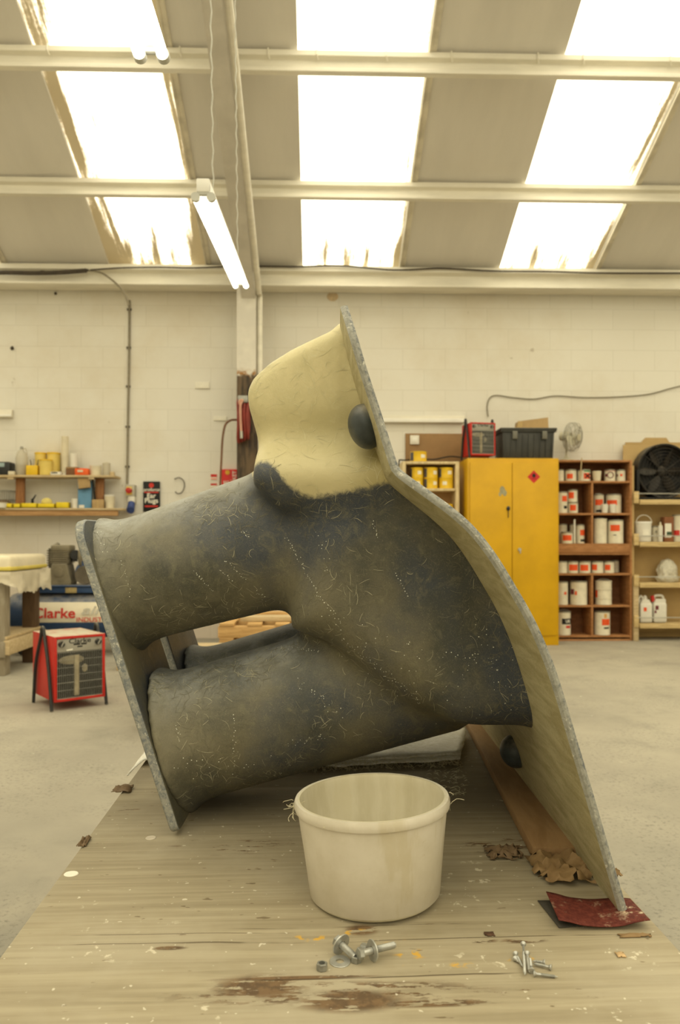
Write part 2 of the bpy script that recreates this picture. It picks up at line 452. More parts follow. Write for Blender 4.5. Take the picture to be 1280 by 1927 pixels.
gx = np.arange(-0.56, 0.47, H); gy = np.arange(-0.475, 0.476, H); gz = np.arange(-0.02, 1.0, H)
X, Y, Z = np.meshgrid(gx, gy, gz, indexing='ij', sparse=False)
vol = field(X, Y, Z).astype(np.float32)
def surface_nets(v):
    ins = v < 0; nx, ny, nz = v.shape
    cs = [(i, j, k) for i in (0, 1) for j in (0, 1) for k in (0, 1)]
    sl = lambda i, j, k: (slice(i, nx-1+i), slice(j, ny-1+j), slice(k, nz-1+k))
    cnt = sum(ins[sl(*c)].astype(np.int8) for c in cs)
    act = (cnt > 0) & (cnt < 8); idx = np.full(act.shape, -1, np.int64); A = np.argwhere(act); idx[act] = np.arange(len(A))
    acc = np.zeros((len(A), 3)); num = np.zeros(len(A))
    for c in cs:
        for ax in range(3):
            if c[ax]: continue
            e = list(c); e[ax] = 1
            va = v[A[:, 0]+c[0], A[:, 1]+c[1], A[:, 2]+c[2]]; vb = v[A[:, 0]+e[0], A[:, 1]+e[1], A[:, 2]+e[2]]
            m = (va < 0) != (vb < 0); t = np.where(m, va/np.where(m, va-vb, 1), 0)
            p = np.tile(np.array(c, float), (len(A), 1)); p[:, ax] += t
            acc[m] += p[m]; num[m] += 1
    V = A+acc/num[:, None]; Fs = []
    for ax in range(3):
        u, w_ = (ax+1) % 3, (ax+2) % 3
        s0 = [slice(1, -1)]*3; s1 = [slice(1, -1)]*3; s0[ax] = slice(0, -1); s1[ax] = slice(1, None)
        a, b = ins[tuple(s0)], ins[tuple(s1)]
        E = np.argwhere(a != b); flip = a[a != b]
        o = np.ones(3, int); o[ax] = 0; E = E+o
        def cell(du, dw):
            q = E.copy(); q[:, u] -= du; q[:, w_] -= dw; return idx[q[:, 0], q[:, 1], q[:, 2]]
        Q = np.stack([cell(1, 1), cell(0, 1), cell(0, 0), cell(1, 0)], 1)
        Q = np.where(flip[:, None], Q, Q[:, ::-1]); Fs.append(Q[(Q >= 0).all(1)])
    return V, np.concatenate(Fs)
V, Q = surface_nets(vol)
V = np.stack([gx[0]+V[:, 0]*H, gy[0]+V[:, 1]*H, gz[0]+V[:, 2]*H], 1)
e = np.concatenate([Q[:, [0, 1]], Q[:, [1, 2]], Q[:, [2, 3]], Q[:, [3, 0]]])
for _ in range(5):                            # relax
    s_ = np.zeros_like(V); n_ = np.zeros(len(V))
    np.add.at(s_, e[:, 0], V[e[:, 1]]); np.add.at(n_, e[:, 0], 1)
    np.add.at(s_, e[:, 1], V[e[:, 0]]); np.add.at(n_, e[:, 1], 1)
    V = V*0.5+0.5*s_/n_[:, None]
del vol, X, Y, Z
cx = V[Q].mean(1)
keep = ((cx[:, 0]-Xp(cx[:, 2]))*0.94 < 0.004); Q = Q[keep]; cx = cx[keep]
# smooth vertex normals of the whole skin
fn = np.cross(V[Q[:, 2]]-V[Q[:, 0]], V[Q[:, 3]]-V[Q[:, 1]])
N = np.zeros_like(V)
for k in range(4): np.add.at(N, Q[:, k], fn)
N /= np.linalg.norm(N, axis=1)[:, None]+1e-12
# where the cream paint ends on the neck
CB = np.array([L2(px, py, DB) for px, py in ((400, 850), (452, 866), (463, 884), (470, 892), (480, 884), (494, 874), (510, 876), (522, 886), (547, 918), (569, 932), (595, 939), (640, 931), (690, 922), (722, 913), (800, 905))])
def cream(x, z): return z-np.interp(x, CB[:, 0], CB[:, 1])
fP = np.stack([pipef(cx[:, 0], cx[:, 1], cx[:, 2], i, sy) for i in (0, 1) for sy in (-1, 1)], 1)
fB = bodyf(cx[:, 0], cx[:, 1], cx[:, 2])
part = np.where(fP.min(1) < fB, fP.argmin(1)+2, 0)
part[cream(cx[:, 0], cx[:, 2]) > 0] = 1

base = Cp(640, 1000, YC); base.z = TZ
mould = thing('fibreglass_mould', 'large dark grey fibreglass pipe manifold with cream neck, standing on the wooden bench', 'mould', base, -YAW)

m = Mat('gelcoat_laminate', 0.46, 0, 0.42)
att = m.n('ShaderNodeAttribute'); att.attribute_name = 'cream'
n1 = m.noise(4.2, 5, 0.6); n2 = m.noise(2.6, 4, 0.55, vec=m.map(loc=(3, 1, 7)))
swirl = m.noise(26, 6, 0.72, dist=1.6); fib = m.noise(190, 4, 0.8, dist=2.4)
dark = m.mix(m.step(n1, 0.36, 0.62), S(64, 65, 57), S(106, 101, 82))
dark = m.mix(m.math('MULTIPLY', m.step(n2, 0.46, 0.62), 0.85), dark, S(55, 64, 80))
dark = m.mix(m.math('MULTIPLY', m.step(swirl, 0.5, 0.72), 0.5), dark, S(120, 116, 92))
dark = m.mix(m.math('MULTIPLY', m.step(fib, 0.54, 0.68), 0.6), dark, S(138, 132, 104))
dark = m.mix(m.math('MULTIPLY', m.step(fib, 0.44, 0.30), 0.6), dark, S(40, 42, 38))
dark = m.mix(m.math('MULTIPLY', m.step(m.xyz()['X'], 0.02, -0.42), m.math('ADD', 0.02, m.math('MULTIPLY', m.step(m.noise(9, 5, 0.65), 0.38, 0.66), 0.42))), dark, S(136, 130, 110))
g = m.n('ShaderNodeNewGeometry'); up = m.xyz(g.outputs['Normal'])['Z']
dust = m.math('MULTIPLY', m.step(up, 0.35, 1.0), m.math('ADD', 0.25, m.math('MULTIPLY', m.step(m.noise(16, 5, 0.7), 0.35, 0.65), 0.4)))
dark = m.mix(dust, dark, S(170, 172, 168))
cn = m.noise(7, 5, 0.6)
crm = m.mix(m.step(cn, 0.36, 0.66), S(196, 186, 142), S(216, 204, 160))
crm = m.mix(m.math('MULTIPLY', m.step(m.noise(60, 4, 0.75, dist=1.2), 0.52, 0.72), 0.3), crm, S(212, 206, 172))
crm = m.mix(m.math('MULTIPLY', m.step(m.xyz()['Z'], 0.74, 0.70), 0.6), crm, S(204, 194, 152))
crm = m.mix(m.math('MULTIPLY', m.math('MULTIPLY', m.step(m.xyz()['X'], 0.0, 0.08), m.step(m.xyz()['Z'], 0.86, 0.76)), 0.55), crm, S(160, 146, 84))
cf = m.step(m.math('ADD', att.outputs['Fac'], m.math('MULTIPLY', m.math('SUBTRACT', m.noise(70, 4, 0.7, dist=1), 0.5), 0.02)), -0.006, 0.007)
m.color(m.mix(cf, dark, crm))
m.link(m.math('ADD', 0.40, m.math('MULTIPLY', m.step(n1, 0.35, 0.7), 0.2)), m.b.inputs['Roughness'])
m.bump(m.math('ADD', m.math('MULTIPLY', swirl, 0.6), m.math('MULTIPLY', fib, 0.25)), 0.35, 0.004)
M_LAM = m.m
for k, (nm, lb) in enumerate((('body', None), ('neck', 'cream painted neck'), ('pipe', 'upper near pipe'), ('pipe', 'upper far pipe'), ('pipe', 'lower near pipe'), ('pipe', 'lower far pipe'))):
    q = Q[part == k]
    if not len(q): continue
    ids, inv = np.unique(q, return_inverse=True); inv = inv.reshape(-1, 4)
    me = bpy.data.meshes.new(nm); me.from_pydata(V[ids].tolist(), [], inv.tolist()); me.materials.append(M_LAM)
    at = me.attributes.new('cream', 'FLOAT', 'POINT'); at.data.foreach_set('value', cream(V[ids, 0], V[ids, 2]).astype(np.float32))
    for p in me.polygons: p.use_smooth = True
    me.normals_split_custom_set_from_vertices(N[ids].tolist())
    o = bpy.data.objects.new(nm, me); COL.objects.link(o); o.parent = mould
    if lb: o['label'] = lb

# mounting flange: a bent plate, wider than the body, standing on its bottom edge
m = Mat('flange_laminate', 0.6, 0, 0.3)
streak = m.noise(9, 6, 0.65, vec=m.map(scale=(1, 0.8, 5)), dist=0.8); f2 = m.noise(120, 3, 0.75, dist=1.5)
c = m.mix(m.step(streak, 0.33, 0.68), S(160, 150, 112), S(186, 178, 142))
c = m.mix(m.math('MULTIPLY', m.step(f2, 0.55, 0.72), 0.4), c, S(212, 206, 182)); c = m.mix(m.math('MULTIPLY', m.step(f2, 0.42, 0.3), 0.35), c, S(120, 112, 80))
m.color(c); m.bump(f2, 0.2, 0.003); M_FL = m.m
def rimmat(name, dk):
    m = Mat(name, 0.6, 0, 0.3); a = m.noise(95, 6, 0.75, dist=0.6)
    c = m.mix(m.step(a, 0.36, 0.60), S(*dk), S(152, 151, 142)); c = m.mix(m.math('MULTIPLY', m.step(m.noise(90, 4, 0.7), 0.58, 0.68), 0.6), c, S(206, 202, 188))
    m.color(c); m.bump(a, 0.25, 0.002); return m.m
M_RIM = rimmat('chipped_rim', (128, 128, 120))
M_BACK = rimmat('flange_back', (96, 100, 104))
TK = 0.013; mb = MB(); bm = mb.bm
tang = np.gradient(prof[:, :2], axis=0); tang /= np.linalg.norm(tang, axis=1)[:, None]
nor = np.stack([tang[:, 1], -tang[:, 0]], 1)      # x,z normal pointing left/outwards to body side
if nor[len(nor)//2, 0] > 0: nor = -nor
rows = []
for (x, z, dn), (nx_, nz_) in zip(prof, nor):
    y0 = dn-YC; ys = [y0, y0+0.004, y0+0.03, -0.2, 0, 0.2, -y0-0.03, -y0-0.004, -y0]
    k = 0.0045
    fr = [bm.verts.new((x+nx_*(0.0 if 0 < j < 8 else -k), y, z+nz_*(0.0 if 0 < j < 8 else -k))) for j, y in enumerate(ys)]
    bk = [bm.verts.new((x-nx_*(TK if 0 < j < 8 else TK-k), y, z-nz_*(TK if 0 < j < 8 else TK-k))) for j, y in enumerate(ys)]
    rows.append((fr, bk))
for (fa, ba), (fb, bb) in zip(rows, rows[1:]):
    for j in range(8):
        bm.faces.new((fa[j], fa[j+1], fb[j+1], fb[j])).material_index = 1 if j in (0, 7) else 0
        bm.faces.new((ba[j+1], ba[j], bb[j], bb[j+1])).material_index = 2
    for j in (0, 8):
        bm.faces.new((fa[j], fb[j], bb[j], ba[j])).material_index = 1
for fr, bk in (rows[0], rows[-1]):
    for j in range(8): bm.faces.new((fr[j], fr[j+1], bk[j+1], bk[j])).material_index = 1
o = mb.build('mounting_flange', [M_FL, M_RIM, M_BACK], mould, smooth=40); o['label'] = 'wide bent flange plate, pale inside with chipped grey rim'
# two dark cast bosses on the flange face
M_BOSS = paint('boss_gelcoat', (62, 68, 70), 0.4, 0.3, 18, dust=0.5, bump=0.1)
def boss(px, py, d, r, rz_):
    mb = MB(); mb.ball((0, 0, 0), r, seg=28)
    for v in mb.bm.verts: v.co.x = min(v.co.x, 0.014)
    x, z = L2(px, py, d)
    o = mb.build('boss', M_BOSS, mould, loc=(x, d-YC, z), rot=(0, rz_, 0)); o['label'] = 'dark rounded boss'
boss(688, 803, 1.36, (0.030, 0.046, 0.040), math.radians(-17))
boss(969, 1414, 1.72, (0.032, 0.04, 0.036), math.radians(-17))
# end flanges over the open ends of each pair of pipes
M_EF = rimmat('end_flange_rim', (112, 117, 120))
ax0 = np.array(L2(145, 977, 1.47)); ax1 = np.array(L2(335, 1563, 1.47))
ez = ax0-ax1; Lf = np.linalg.norm(ez); ez /= Lf; ex_ = np.array([ez[1], -ez[0]])
def rr(x0, x1, y0, y1, rads, n=7):
    P = []
    for (cx_, cy_, a0), r in zip(((x1, y1, 0), (x0, y1, 90), (x0, y0, 180), (x1, y0, 270)), rads):
        sx_ = -1 if cx_ == x1 else 1; sy_ = -1 if cy_ == y1 else 1
        for k in range(n):
            a = math.radians(a0+90*k/(n-1)); P.append((cx_+sx_*r+r*math.cos(a), cy_+sy_*r+r*math.sin(a)))
    return P
for sy in (-1, 1):
    y0, y1 = sorted((sy*0.33, sy*0.03))
    mb = MB(); P = rr(y0, y1, 0, Lf, (0.05, 0.05, 0.014, 0.014))
    R = Matrix(((ex_[0], 0, ez[0]), (0, 1, 0), (ex_[1], 0, ez[1]))).to_4x4()
    mb.prism(P, -0.012, 0.006, 'x')
    o = mb.build('end_flange', [M_EF, M_LAM], mould, bev=0.004, loc=(ax1[0], 0, ax1[1]), rot=R.to_euler())
    for f in o.data.polygons:
        if abs(f.normal.x) > 0.9: f.material_index = 1
    o.data.attributes.new('cream', 'FLOAT', 'POINT').data.foreach_set('value', np.full(len(o.data.vertices), -1.0, np.float32))
    o['label'] = 'near end flange' if sy < 0 else 'far end flange'
# resin lumps left on the upper pipe
mb = MB(); x, z = L2(266, 978, 1.6)
mb.ball((0, 0, 0), (0.032, 0.03, 0.012), seg=14)
mb.build('resin_lump', paint('pale_resin', (205, 205, 198), 0.5, 0.2, 40, bump=0.4), mould, loc=(x, -PY, z-0.005), rot=(0, -0.2, 0))

# chopped strands lying in the surface and drops of resin
rng = np.random.default_rng(5)
bvh = BVHTree.FromPolygons(V.tolist(), Q.tolist())
vis = np.where((cx[:, 1] < 0.12) & (part != 1))[0]; ncream = np.where((cx[:, 1] < 0.0) & (part == 1))[0]
sb = bmesh.new()
def ribbon(p, wd, Ls, curl, slot):
    loc, nr, _, _ = bvh.find_nearest(Vector(p)); t = nr.orthogonal().normalized()
    t = Matrix.Rotation(random.uniform(0, 2*PI), 3, nr) @ t; prev = None; q = loc.copy(); k = 5
    for i in range(k+1):
        l2, n2_, _, _ = bvh.find_nearest(q); t = (t-n2_*t.dot(n2_)).normalized(); sd = n2_.cross(t)
        ww = wd*(1 if 0 < i < k else 0.4)
        a = l2+n2_*0.0007+sd*ww; b = l2+n2_*0.0007-sd*ww
        cur = (sb.verts.new(a), sb.verts.new(b))
        if prev: f = sb.faces.new((prev[0], prev[1], cur[1], cur[0])); f.material_index = slot; f.smooth = True
        prev = cur; t = Matrix.Rotation(curl, 3, n2_) @ t; q = l2+t*(Ls/k)
made = 0; tries = 0
while made < 7000 and tries < 90000:
    tries += 1; f = vis[rng.integers(len(vis))]; p = cx[f]
    cl = mnoise.fractal(Vector(p)*6.5, 1.0, 2.0, 3)+0.25
    fl = 0.5 if part[f] == 0 else 0.0
    if rng.random() > max(0.05, min(1, cl*1.9+fl*0.6)): continue
    bright = rng.random() < 0.15+0.5*max(0, cl-0.25)
    ribbon(p, rng.uniform(0.0002, 0.0004), rng.uniform(0.008, 0.028), rng.normal(0, 0.18), 0 if not bright else 1); made += 1
for _ in range(420):
    ribbon(cx[ncream[rng.integers(len(ncream))]], rng.uniform(0.00025, 0.0005), rng.uniform(0.01, 0.03), rng.normal(0, 0.2), 2)
def drop(p, r):
    l, n_, _, _ = bvh.find_nearest(Vector(p)); q = Vector((0, 0, 1)).rotation_difference(n_).to_matrix().to_4x4()
    n0 = len(sb.faces); bmesh.ops.create_icosphere(sb, subdivisions=1, radius=1, matrix=Matrix.Translation(l) @ q @ Matrix.Diagonal((r, r, r*0.4, 1)))
    sb.faces.ensure_lookup_table()
    for f in sb.faces[n0:]: f.material_index = 3
def line_of_drops(a, b, n, d=1.42, jit=3, r=(0.0005, 0.0012)):
    for i in range(n):
        t = i/max(1, n-1); px = a[0]+(b[0]-a[0])*t+random.gauss(0, jit); py = a[1]+(b[1]-a[1])*t+random.gauss(0, jit)
        o = Vector((0, -YC, TDROP)); dr = Vector(((px-640)/F, 1, (HZ-py)/F)); h = bvh.ray_cast(o, dr.normalized())
        if h[0]: drop(h[0], random.uniform(*r))
for a, b, n, j in (((538, 1010), (600, 1120), 34, 2), ((600, 1120), (640, 1170), 16, 2), ((424, 1055), (462, 1090), 14, 1.5), ((640, 1200), (790, 1320), 46, 3), ((365, 1075), (400, 1112), 14, 1.5), ((412, 1072), (436, 1092), 9, 1),
                   ((230, 1055), (246, 1122), 12, 1.5), ((440, 1345), (440, 1420), 14, 1.5), ((332, 1366), (340, 1396), 10, 2), ((520, 1215), (600, 1225), 22, 2), ((700, 980), (712, 1010), 10, 2),
                   ((745, 1078), (768, 1122), 10, 1), ((545, 1400), (610, 1385), 18, 5), ((830, 1240), (960, 1240), 22, 14), ((900, 1180), (960, 1330), 24, 12), ((560, 1285), (640, 1340), 22, 6), ((480, 1115), (500, 1125), 12, 4),
                   ((455, 1000), (470, 1010), 10, 3), ((640, 1180), (900, 1350), 60, 26), ((330, 1440), (560, 1440), 34, 14), ((180, 1000), (200, 1040), 10, 6), ((600, 1000), (620, 1080), 12, 6)):
    line_of_drops(a, b, n, jit=j)
me = bpy.data.meshes.new('chopped_strands'); sb.to_mesh(me); sb.free()
for nm, c in (('strand_dull', (110, 106, 88)), ('strand_bright', (174, 169, 144)), ('strand_cream', (206, 200, 162)), ('resin_white', (222, 222, 210))):
    me.materials.append(paint(nm, c, 0.5, 0.2, 40))
o = bpy.data.objects.new('chopped_strands', me); COL.objects.link(o); o.parent = mould; o['kind'] = 'stuff'
o['label'] = 'pale glass strands and resin drops in the laminate'
# ------------------------------------------------------------------ bench top and what lies on it
TR = -YAW+0.043
bench = thing('wooden_bench', 'low wooden bench with paint spattered plank top under the fibreglass pipe manifold', 'workbench', (0, 0, 0), TR)
ct, st_ = math.cos(TR), math.sin(TR)
def tl(px, py):
    p = Tp(px, py); return (p.x*ct+p.y*st_, -p.x*st_+p.y*ct)
def table_mat():
    m = Mat('worn_bench_top', 0.62, 0, 0.28)
    q = m.xyz(); gr = m.noise(3.0, 7, 0.62, vec=m.map(scale=(0.9, 22, 1)), dist=0.5)
    gr2 = m.noise(9.0, 5, 0.7, vec=m.map(scale=(0.6, 30, 1), loc=(4, 2, 0)))
    big = m.noise(3.4, 5, 0.6)
    c = m.mix(m.step(gr, 0.3, 0.7), S(142, 131, 107), S(166, 155, 130))
    c = m.mix(m.math('MULTIPLY', m.step(big, 0.42, 0.68), 0.6), c, S(172, 163, 142))
    back_grey = m.math('MULTIPLY', m.step(q['Y'], 1.12, 1.75), 0.75)            # greyer, darker towards the back
    c = m.mix(m.math('MULTIPLY', back_grey, m.step(m.noise(4, 4), 0.25, 0.65)), c, S(118, 108, 88))
    c = m.mix(m.math('MULTIPLY', m.step(gr2, 0.64, 0.74), 0.55), c, S(96, 78, 52))
    # peeled patches of the top veneer
    pn = m.noise(5, 8, 0.7, vec=m.map(scale=(3.4, 13, 1), loc=(1.3, 0, 0)))
    peel = None
    for (px, py, rx, ry, k) in ((490, 1856, .075, .034, .47), (660, 1884, .085, .03, .44), (560, 1840, .13, .006, .40), (620, 1868, .24, .03, .545), (430, 1592, .13, .05, .56), (810, 1888, .1, .01, .54), (1010, 1866, .09, .01, .6), (1110, 1880, .05, .014, .6), (905, 1770, .03, .009, .5), (985, 1770, .04, .009, .5), (318, 1784, .03, .007, .42), (250, 1528, .04, .03, .58), (940, 1590, .09, .05, .55), (680, 1750, .03, .02, .45)):
        b = m.math('MULTIPLY', m.blob(tl(px, py), (rx, ry)), m.step(pn, k-0.012, k+0.014))
        peel = b if peel is None else m.math('MAXIMUM', peel, b)
    c = m.mix(m.math('MULTIPLY', peel, 0.9), c, m.mix(m.step(m.noise(60, 3), 0.4, 0.6), S(80, 58, 36), S(108, 82, 54)))
    # long cracks across the grain boards
    for (x0, x1, py, th) in ((70, 640, 1757, 0.0011), (60, 560, 1775, .0012), (420, 900, 1742, .0010), (300, 640, 1773, .0013), (560, 1240, 1765, .0014), (415, 1000, 1838, .002)):
        yl = tl((x0+x1)/2, py)[1]; xa, xb = tl(x0, py)[0], tl(x1, py)[0]
        wob = m.math('ADD', q['Y'], m.math('MULTIPLY', m.math('SUBTRACT', m.noise(3, 3), 0.5), 0.02))
        d = m.math('ABSOLUTE', m.math('SUBTRACT', wob, yl))
        band = m.math('MULTIPLY', m.math('SUBTRACT', 1.0, m.step(d, th*0.4, th)), m.math('MULTIPLY', m.step(q['X'], xa, xa+0.05), m.math('SUBTRACT', 1.0, m.step(q['X'], xb-0.05, xb))))
        c = m.mix(m.math('MULTIPLY', m.math('MULTIPLY', band, m.step(m.noise(7, 3), 0.38, 0.5)), 0.8), c, S(70, 54, 34))
    # paint: yellow dabs by the bolts, white and pale spatter
    yn = m.noise(38, 4, 0.6); yb = None
    for (px, py, rx, ry) in ((580, 1768, .04, .016), (755, 1776, .03, .013), (775, 1795, .03, .016), (770, 1825, .01, .02), (660, 1754, .04, .012), (980, 1800, .03, .02), (870, 1816, .02, .01)):
        b = m.blob(tl(px, py), (rx, ry)); yb = b if yb is None else m.math('MAXIMUM', yb, b)
    c = m.mix(m.math('MULTIPLY', m.math('MULTIPLY', yb, m.step(yn, 0.53, 0.62)), 0.85), c, S(206, 160, 48))
    wn = m.noise(40, 4, 0.6, dist=0.1); wb = None
    for (px, py, rx, ry) in ((880, 1650, .08, .08), (870, 1690, .09, .06), (240, 1790, .13, .035), (225, 1740, .10, .03), (910, 1815, .09, .04), (380, 1905, .06, .02), (1170, 1800, .06, .04), (1185, 1900, .06, .02), (820, 1640, .05, .05), (215, 1705, .05, .02), (910, 1860, .04, .02)):
        b = m.blob(tl(px, py), (rx, ry)); wb = b if wb is None else m.math('MAXIMUM', wb, b)
    c = m.mix(m.math('MULTIPLY', m.math('MULTIPLY', wb, m.step(wn, 0.60, 0.66)), 0.75), c, S(214, 206, 184))
    sp = m.noise(85, 2, 0.5)
    c = m.mix(m.math('MULTIPLY', m.step(sp, 0.71, 0.75), 0.75), c, S(212, 205, 186))
    c = m.mix(m.math('MULTIPLY', m.step(m.noise(64, 2, 0.5, vec=m.map(scale=(0.5, 1.2, 1), loc=(8, 3, 0))), 0.72, 0.76), 0.7), c, S(92, 74, 50))
    m.color(c)
    m.bump(m.math('SUBTRACT', m.math('MULTIPLY', gr, 0.5), peel), 0.35, 0.004)
    return m.m
M_TOP = table_mat()
M_PINE = wood('bench_timber', (168, 142, 104), axis=(1, 6, 6))
YB1 = tl(640, 1478)[1]
for y0, y1, dz in ((0.62, YB1-0.003, 0), (YB1+0.003, 2.62, -0.002)):
    o = MB().box((0.0485, (y0+y1)/2, TZ-0.014+dz), (0.914, y1-y0, 0.028), bev=0.004).build('top_board', M_TOP, bench)
for x in (-0.33, 0.43):
    for y in (0.75, 1.62, 2.5):
        MB().box((x, y, (TZ-0.03)/2), (0.09, 0.09, TZ-0.03), bev=0.004).build('leg', M_PINE, bench)
    MB().box((x, 1.62, TZ-0.075), (0.045, 1.66, 0.09), bev=0.003).build('side_rail', M_PINE, bench)

# bucket
M_BKT = Mat('white_bucket_plastic', 0.42, 0, 0.4)
m = M_BKT; q = m.xyz()
run = m.noise(5, 5, 0.6, vec=m.map(scale=(5, 5, 0.9))); blot = m.noise(11, 5, 0.65)
c = m.mix(m.step(blot, 0.35, 0.7), S(208, 201, 186), S(196, 188, 170))
c = m.mix(m.math('MULTIPLY', m.step(run, 0.54, 0.66), 0.32), c, S(178, 164, 124))
c = m.mix(m.math('MULTIPLY', m.step(m.noise(17, 6, 0.8, dist=1.2), 0.62, 0.72), 0.45), c, S(176, 158, 116))
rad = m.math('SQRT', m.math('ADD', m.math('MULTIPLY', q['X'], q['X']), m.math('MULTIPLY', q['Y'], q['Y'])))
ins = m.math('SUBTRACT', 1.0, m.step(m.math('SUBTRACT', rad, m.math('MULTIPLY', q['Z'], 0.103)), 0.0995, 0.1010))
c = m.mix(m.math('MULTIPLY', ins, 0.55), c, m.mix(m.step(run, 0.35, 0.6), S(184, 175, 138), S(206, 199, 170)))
m.color(c); m.b.inputs['Subsurface Weight'].default_value = 0.0; m.bump(blot, 0.08, 0.003)
bp = Cp(706, 1640, 1.222); bp.z = TZ+0.0006
bucket = thing('plastic_bucket', 'off-white open plastic bucket with resin stains, standing in front of the mould', 'bucket', bp, 0, rot=(0, -0.035, 0))
bp.z += 0.0036; bucket.location = bp
R0, R1, HB = 0.1015, 0.1165, 0.151
pr = [(0, 0), (R0-0.006, 0), (R0, 0.006), (R0+(R1-R0)*0.5, HB*0.5), (R1, HB-0.016), (R1, HB-0.004), (R1-0.001, HB), (R1-0.0035, HB), (R1-0.0045, HB-0.004), (R1-0.0045, HB-0.016), (R0-0.004, 0.008), (R0-0.009, 0.004), (0, 0.004)]
MB().lathe(pr, seg=64).build('body', m.m, bucket, smooth=45)
MB().lathe([(R1-0.001, HB-0.0145), (R1+0.004, HB-0.0135), (R1+0.005, HB-0.010), (R1+0.005, HB-0.004), (R1+0.003, HB+0.0008), (R1-0.0036, HB+0.001), (R1-0.003, HB-0.002)], seg=64, close=True).build('rim', m.m, bucket, smooth=50)
mb = MB(); random.seed(3)
def strand(mb, p, L, r=0.00035, droop=0.6, n=6, zmin=-9):
    d = Vector((random.gauss(0, 1), random.gauss(0, 1), random.gauss(-0.2, 0.6))).normalized(); P = [Vector(p)]
    for i in range(n):
        d = (d+Vector((random.gauss(0, .35), random.gauss(0, .35), random.gauss(-0.12*droop, .3)))).normalized(); P.append(P[-1]+d*L/n); P[-1].z = max(P[-1].z, zmin)
    mb.tube(P, r, 4)
for i in range(24):
    a = random.choice((random.gauss(PI, 0.12), random.gauss(0.05, 0.12), random.uniform(0, 2*PI))) if i > 4 else PI
    z = HB-random.uniform(0.0, 0.03); strand(mb, ((R1+0.006)*math.cos(a), (R1+0.006)*math.sin(a), z), random.uniform(0.008, 0.026))
o = mb.build('glass_fibre', paint('fibre_tuft', (214, 206, 176), 0.5, 0.1, 20), bucket); o['kind'] = 'stuff'

# folded glass mat lying behind the bucket
M_MATT = Mat('glass_mat', 0.55, 0, 0.4); m = M_MATT
a = m.noise(60, 5, 0.75, vec=m.map(scale=(0.5, 1.6, 1)), dist=2.5); b = m.noise(140, 3, 0.8, dist=2)
c = m.mix(m.step(a, 0.36, 0.62), S(218, 215, 200), S(254, 253, 248)); c = m.mix(m.math('MULTIPLY', m.step(b, 0.55, 0.7), 0.7), c, S(246, 244, 236)); m.color(c); m.bump(a, 0.5, 0.005)
def sheet(name, quad, nu, nv, hfun, mats, parent=None, thick=0.003, org=None, jag=0.0):
    """quad: four bench-top points p00,p10,p11,p01; hfun(u,v) lifts the sheet"""
    mb = MB(); bm = mb.bm; g = []
    for i in range(nu+1):
        row = []
        for j in range(nv+1):
            u, v = i/nu, j/nv
            uu = u+random.uniform(-jag, jag)*(j in (0, nv) or i in (0, nu)); vv = v+random.uniform(-jag, jag)*(i in (0, nu) or j in (0, nv))
            p = quad[0]*(1-uu)*(1-vv)+quad[1]*uu*(1-vv)+quad[2]*uu*vv+quad[3]*(1-uu)*vv
            row.append(bm.verts.new(Vector((p.x, p.y, p.z+hfun(u, v)))-org))
        g.append(row)
    for i in range(nu):
        for j in range(nv): bm.faces.new((g[i][j], g[i+1][j], g[i+1][j+1], g[i][j+1]))
    o = mb.build(name, mats, parent, smooth=60); d = o.modifiers.new('Solidify', 'SOLIDIFY'); d.thickness = thick; d.offset = 0
    return o
og = Tp(760, 1425)
gm = thing('glass_fibre_mat', 'pale folded sheet of chopped glass mat lying on the bench behind the bucket', 'glass mat', og)
qd = [Tp(560, 1452), Tp(866, 1440), Tp(876, 1384, 0.006), Tp(700, 1358, 0.006)]
for k, (dz, sx) in enumerate(((0.012, 0), (0.022, 0.004))):
    o = sheet('mat_layer', [p+Vector((sx, sx*2, 0)) for p in qd], 22, 8, lambda u, v: dz+0.006*math.sin(u*3+k)*v+0.004*(u**4)*(1-v)+0.005*mnoise.noise(Vector((u*6, v*5, k))), M_MATT.m, gm, 0.005, og, 0.012)
mb = MB(); random.seed(8)
for i in range(240):
    t = random.random(); e = qd[0].lerp(qd[1], t)-og; e.z += random.uniform(0.002, 0.02)
    strand(mb, e, random.uniform(0.01, 0.035), 0.0004, 1.4, 4, 0.0012)
for i in range(110):
    e = Tp(random.uniform(800, 875), random.uniform(1425, 1500))-og; e.z += 0.001
    d = random.uniform(0, PI); l = random.uniform(.008, .02); mb.tube([e, e+Vector((math.cos(d)*l/2, math.sin(d)*l/2, .002)), e+Vector((math.cos(d+.3)*l, math.sin(d+.3)*l, .0))], 0.0004, 4)
o = mb.build('frayed_fibre', MC['fibre_tuft'], gm); o['kind'] = 'stuff'
# second scrap of mat hanging over the bench edge at the far side of the pipes
p0 = Tp(252, 1440); og = p0.copy()
sheet_o = thing('mat_offcut', 'narrow white glass mat offcut draped over the bench edge beside the near end flange', 'glass mat', og)
e0, e1 = Tp(266, 1441), Tp(301, 1395)
dv = Vector((-1, -0.2, 0)).normalized()
mb = MB(); bm = mb.bm; g = []
for i in range(9):
    u = i/8; a = e0.lerp(e1, u)-og; row = []
    for j in range(8):
        v = j/7; ang = v*1.7; row.append(bm.verts.new(a+Vector((0.05, 0.01, 0.0055))*(1-v)+dv*0.034*math.sin(min(ang, 1.57))+Vector((0, 0, 0.0105-0.06*max(0, v-0.45)+0.004*mnoise.noise(Vector((u*5, v*4, 2)))))))
    g.append(row)
for i in range(8):
    for j in range(7): bm.faces.new((g[i][j], g[i+1][j], g[i+1][j+1], g[i][j+1]))
mb.build('mat_layer', M_MATT.m, sheet_o, smooth=60, solid=0.004)

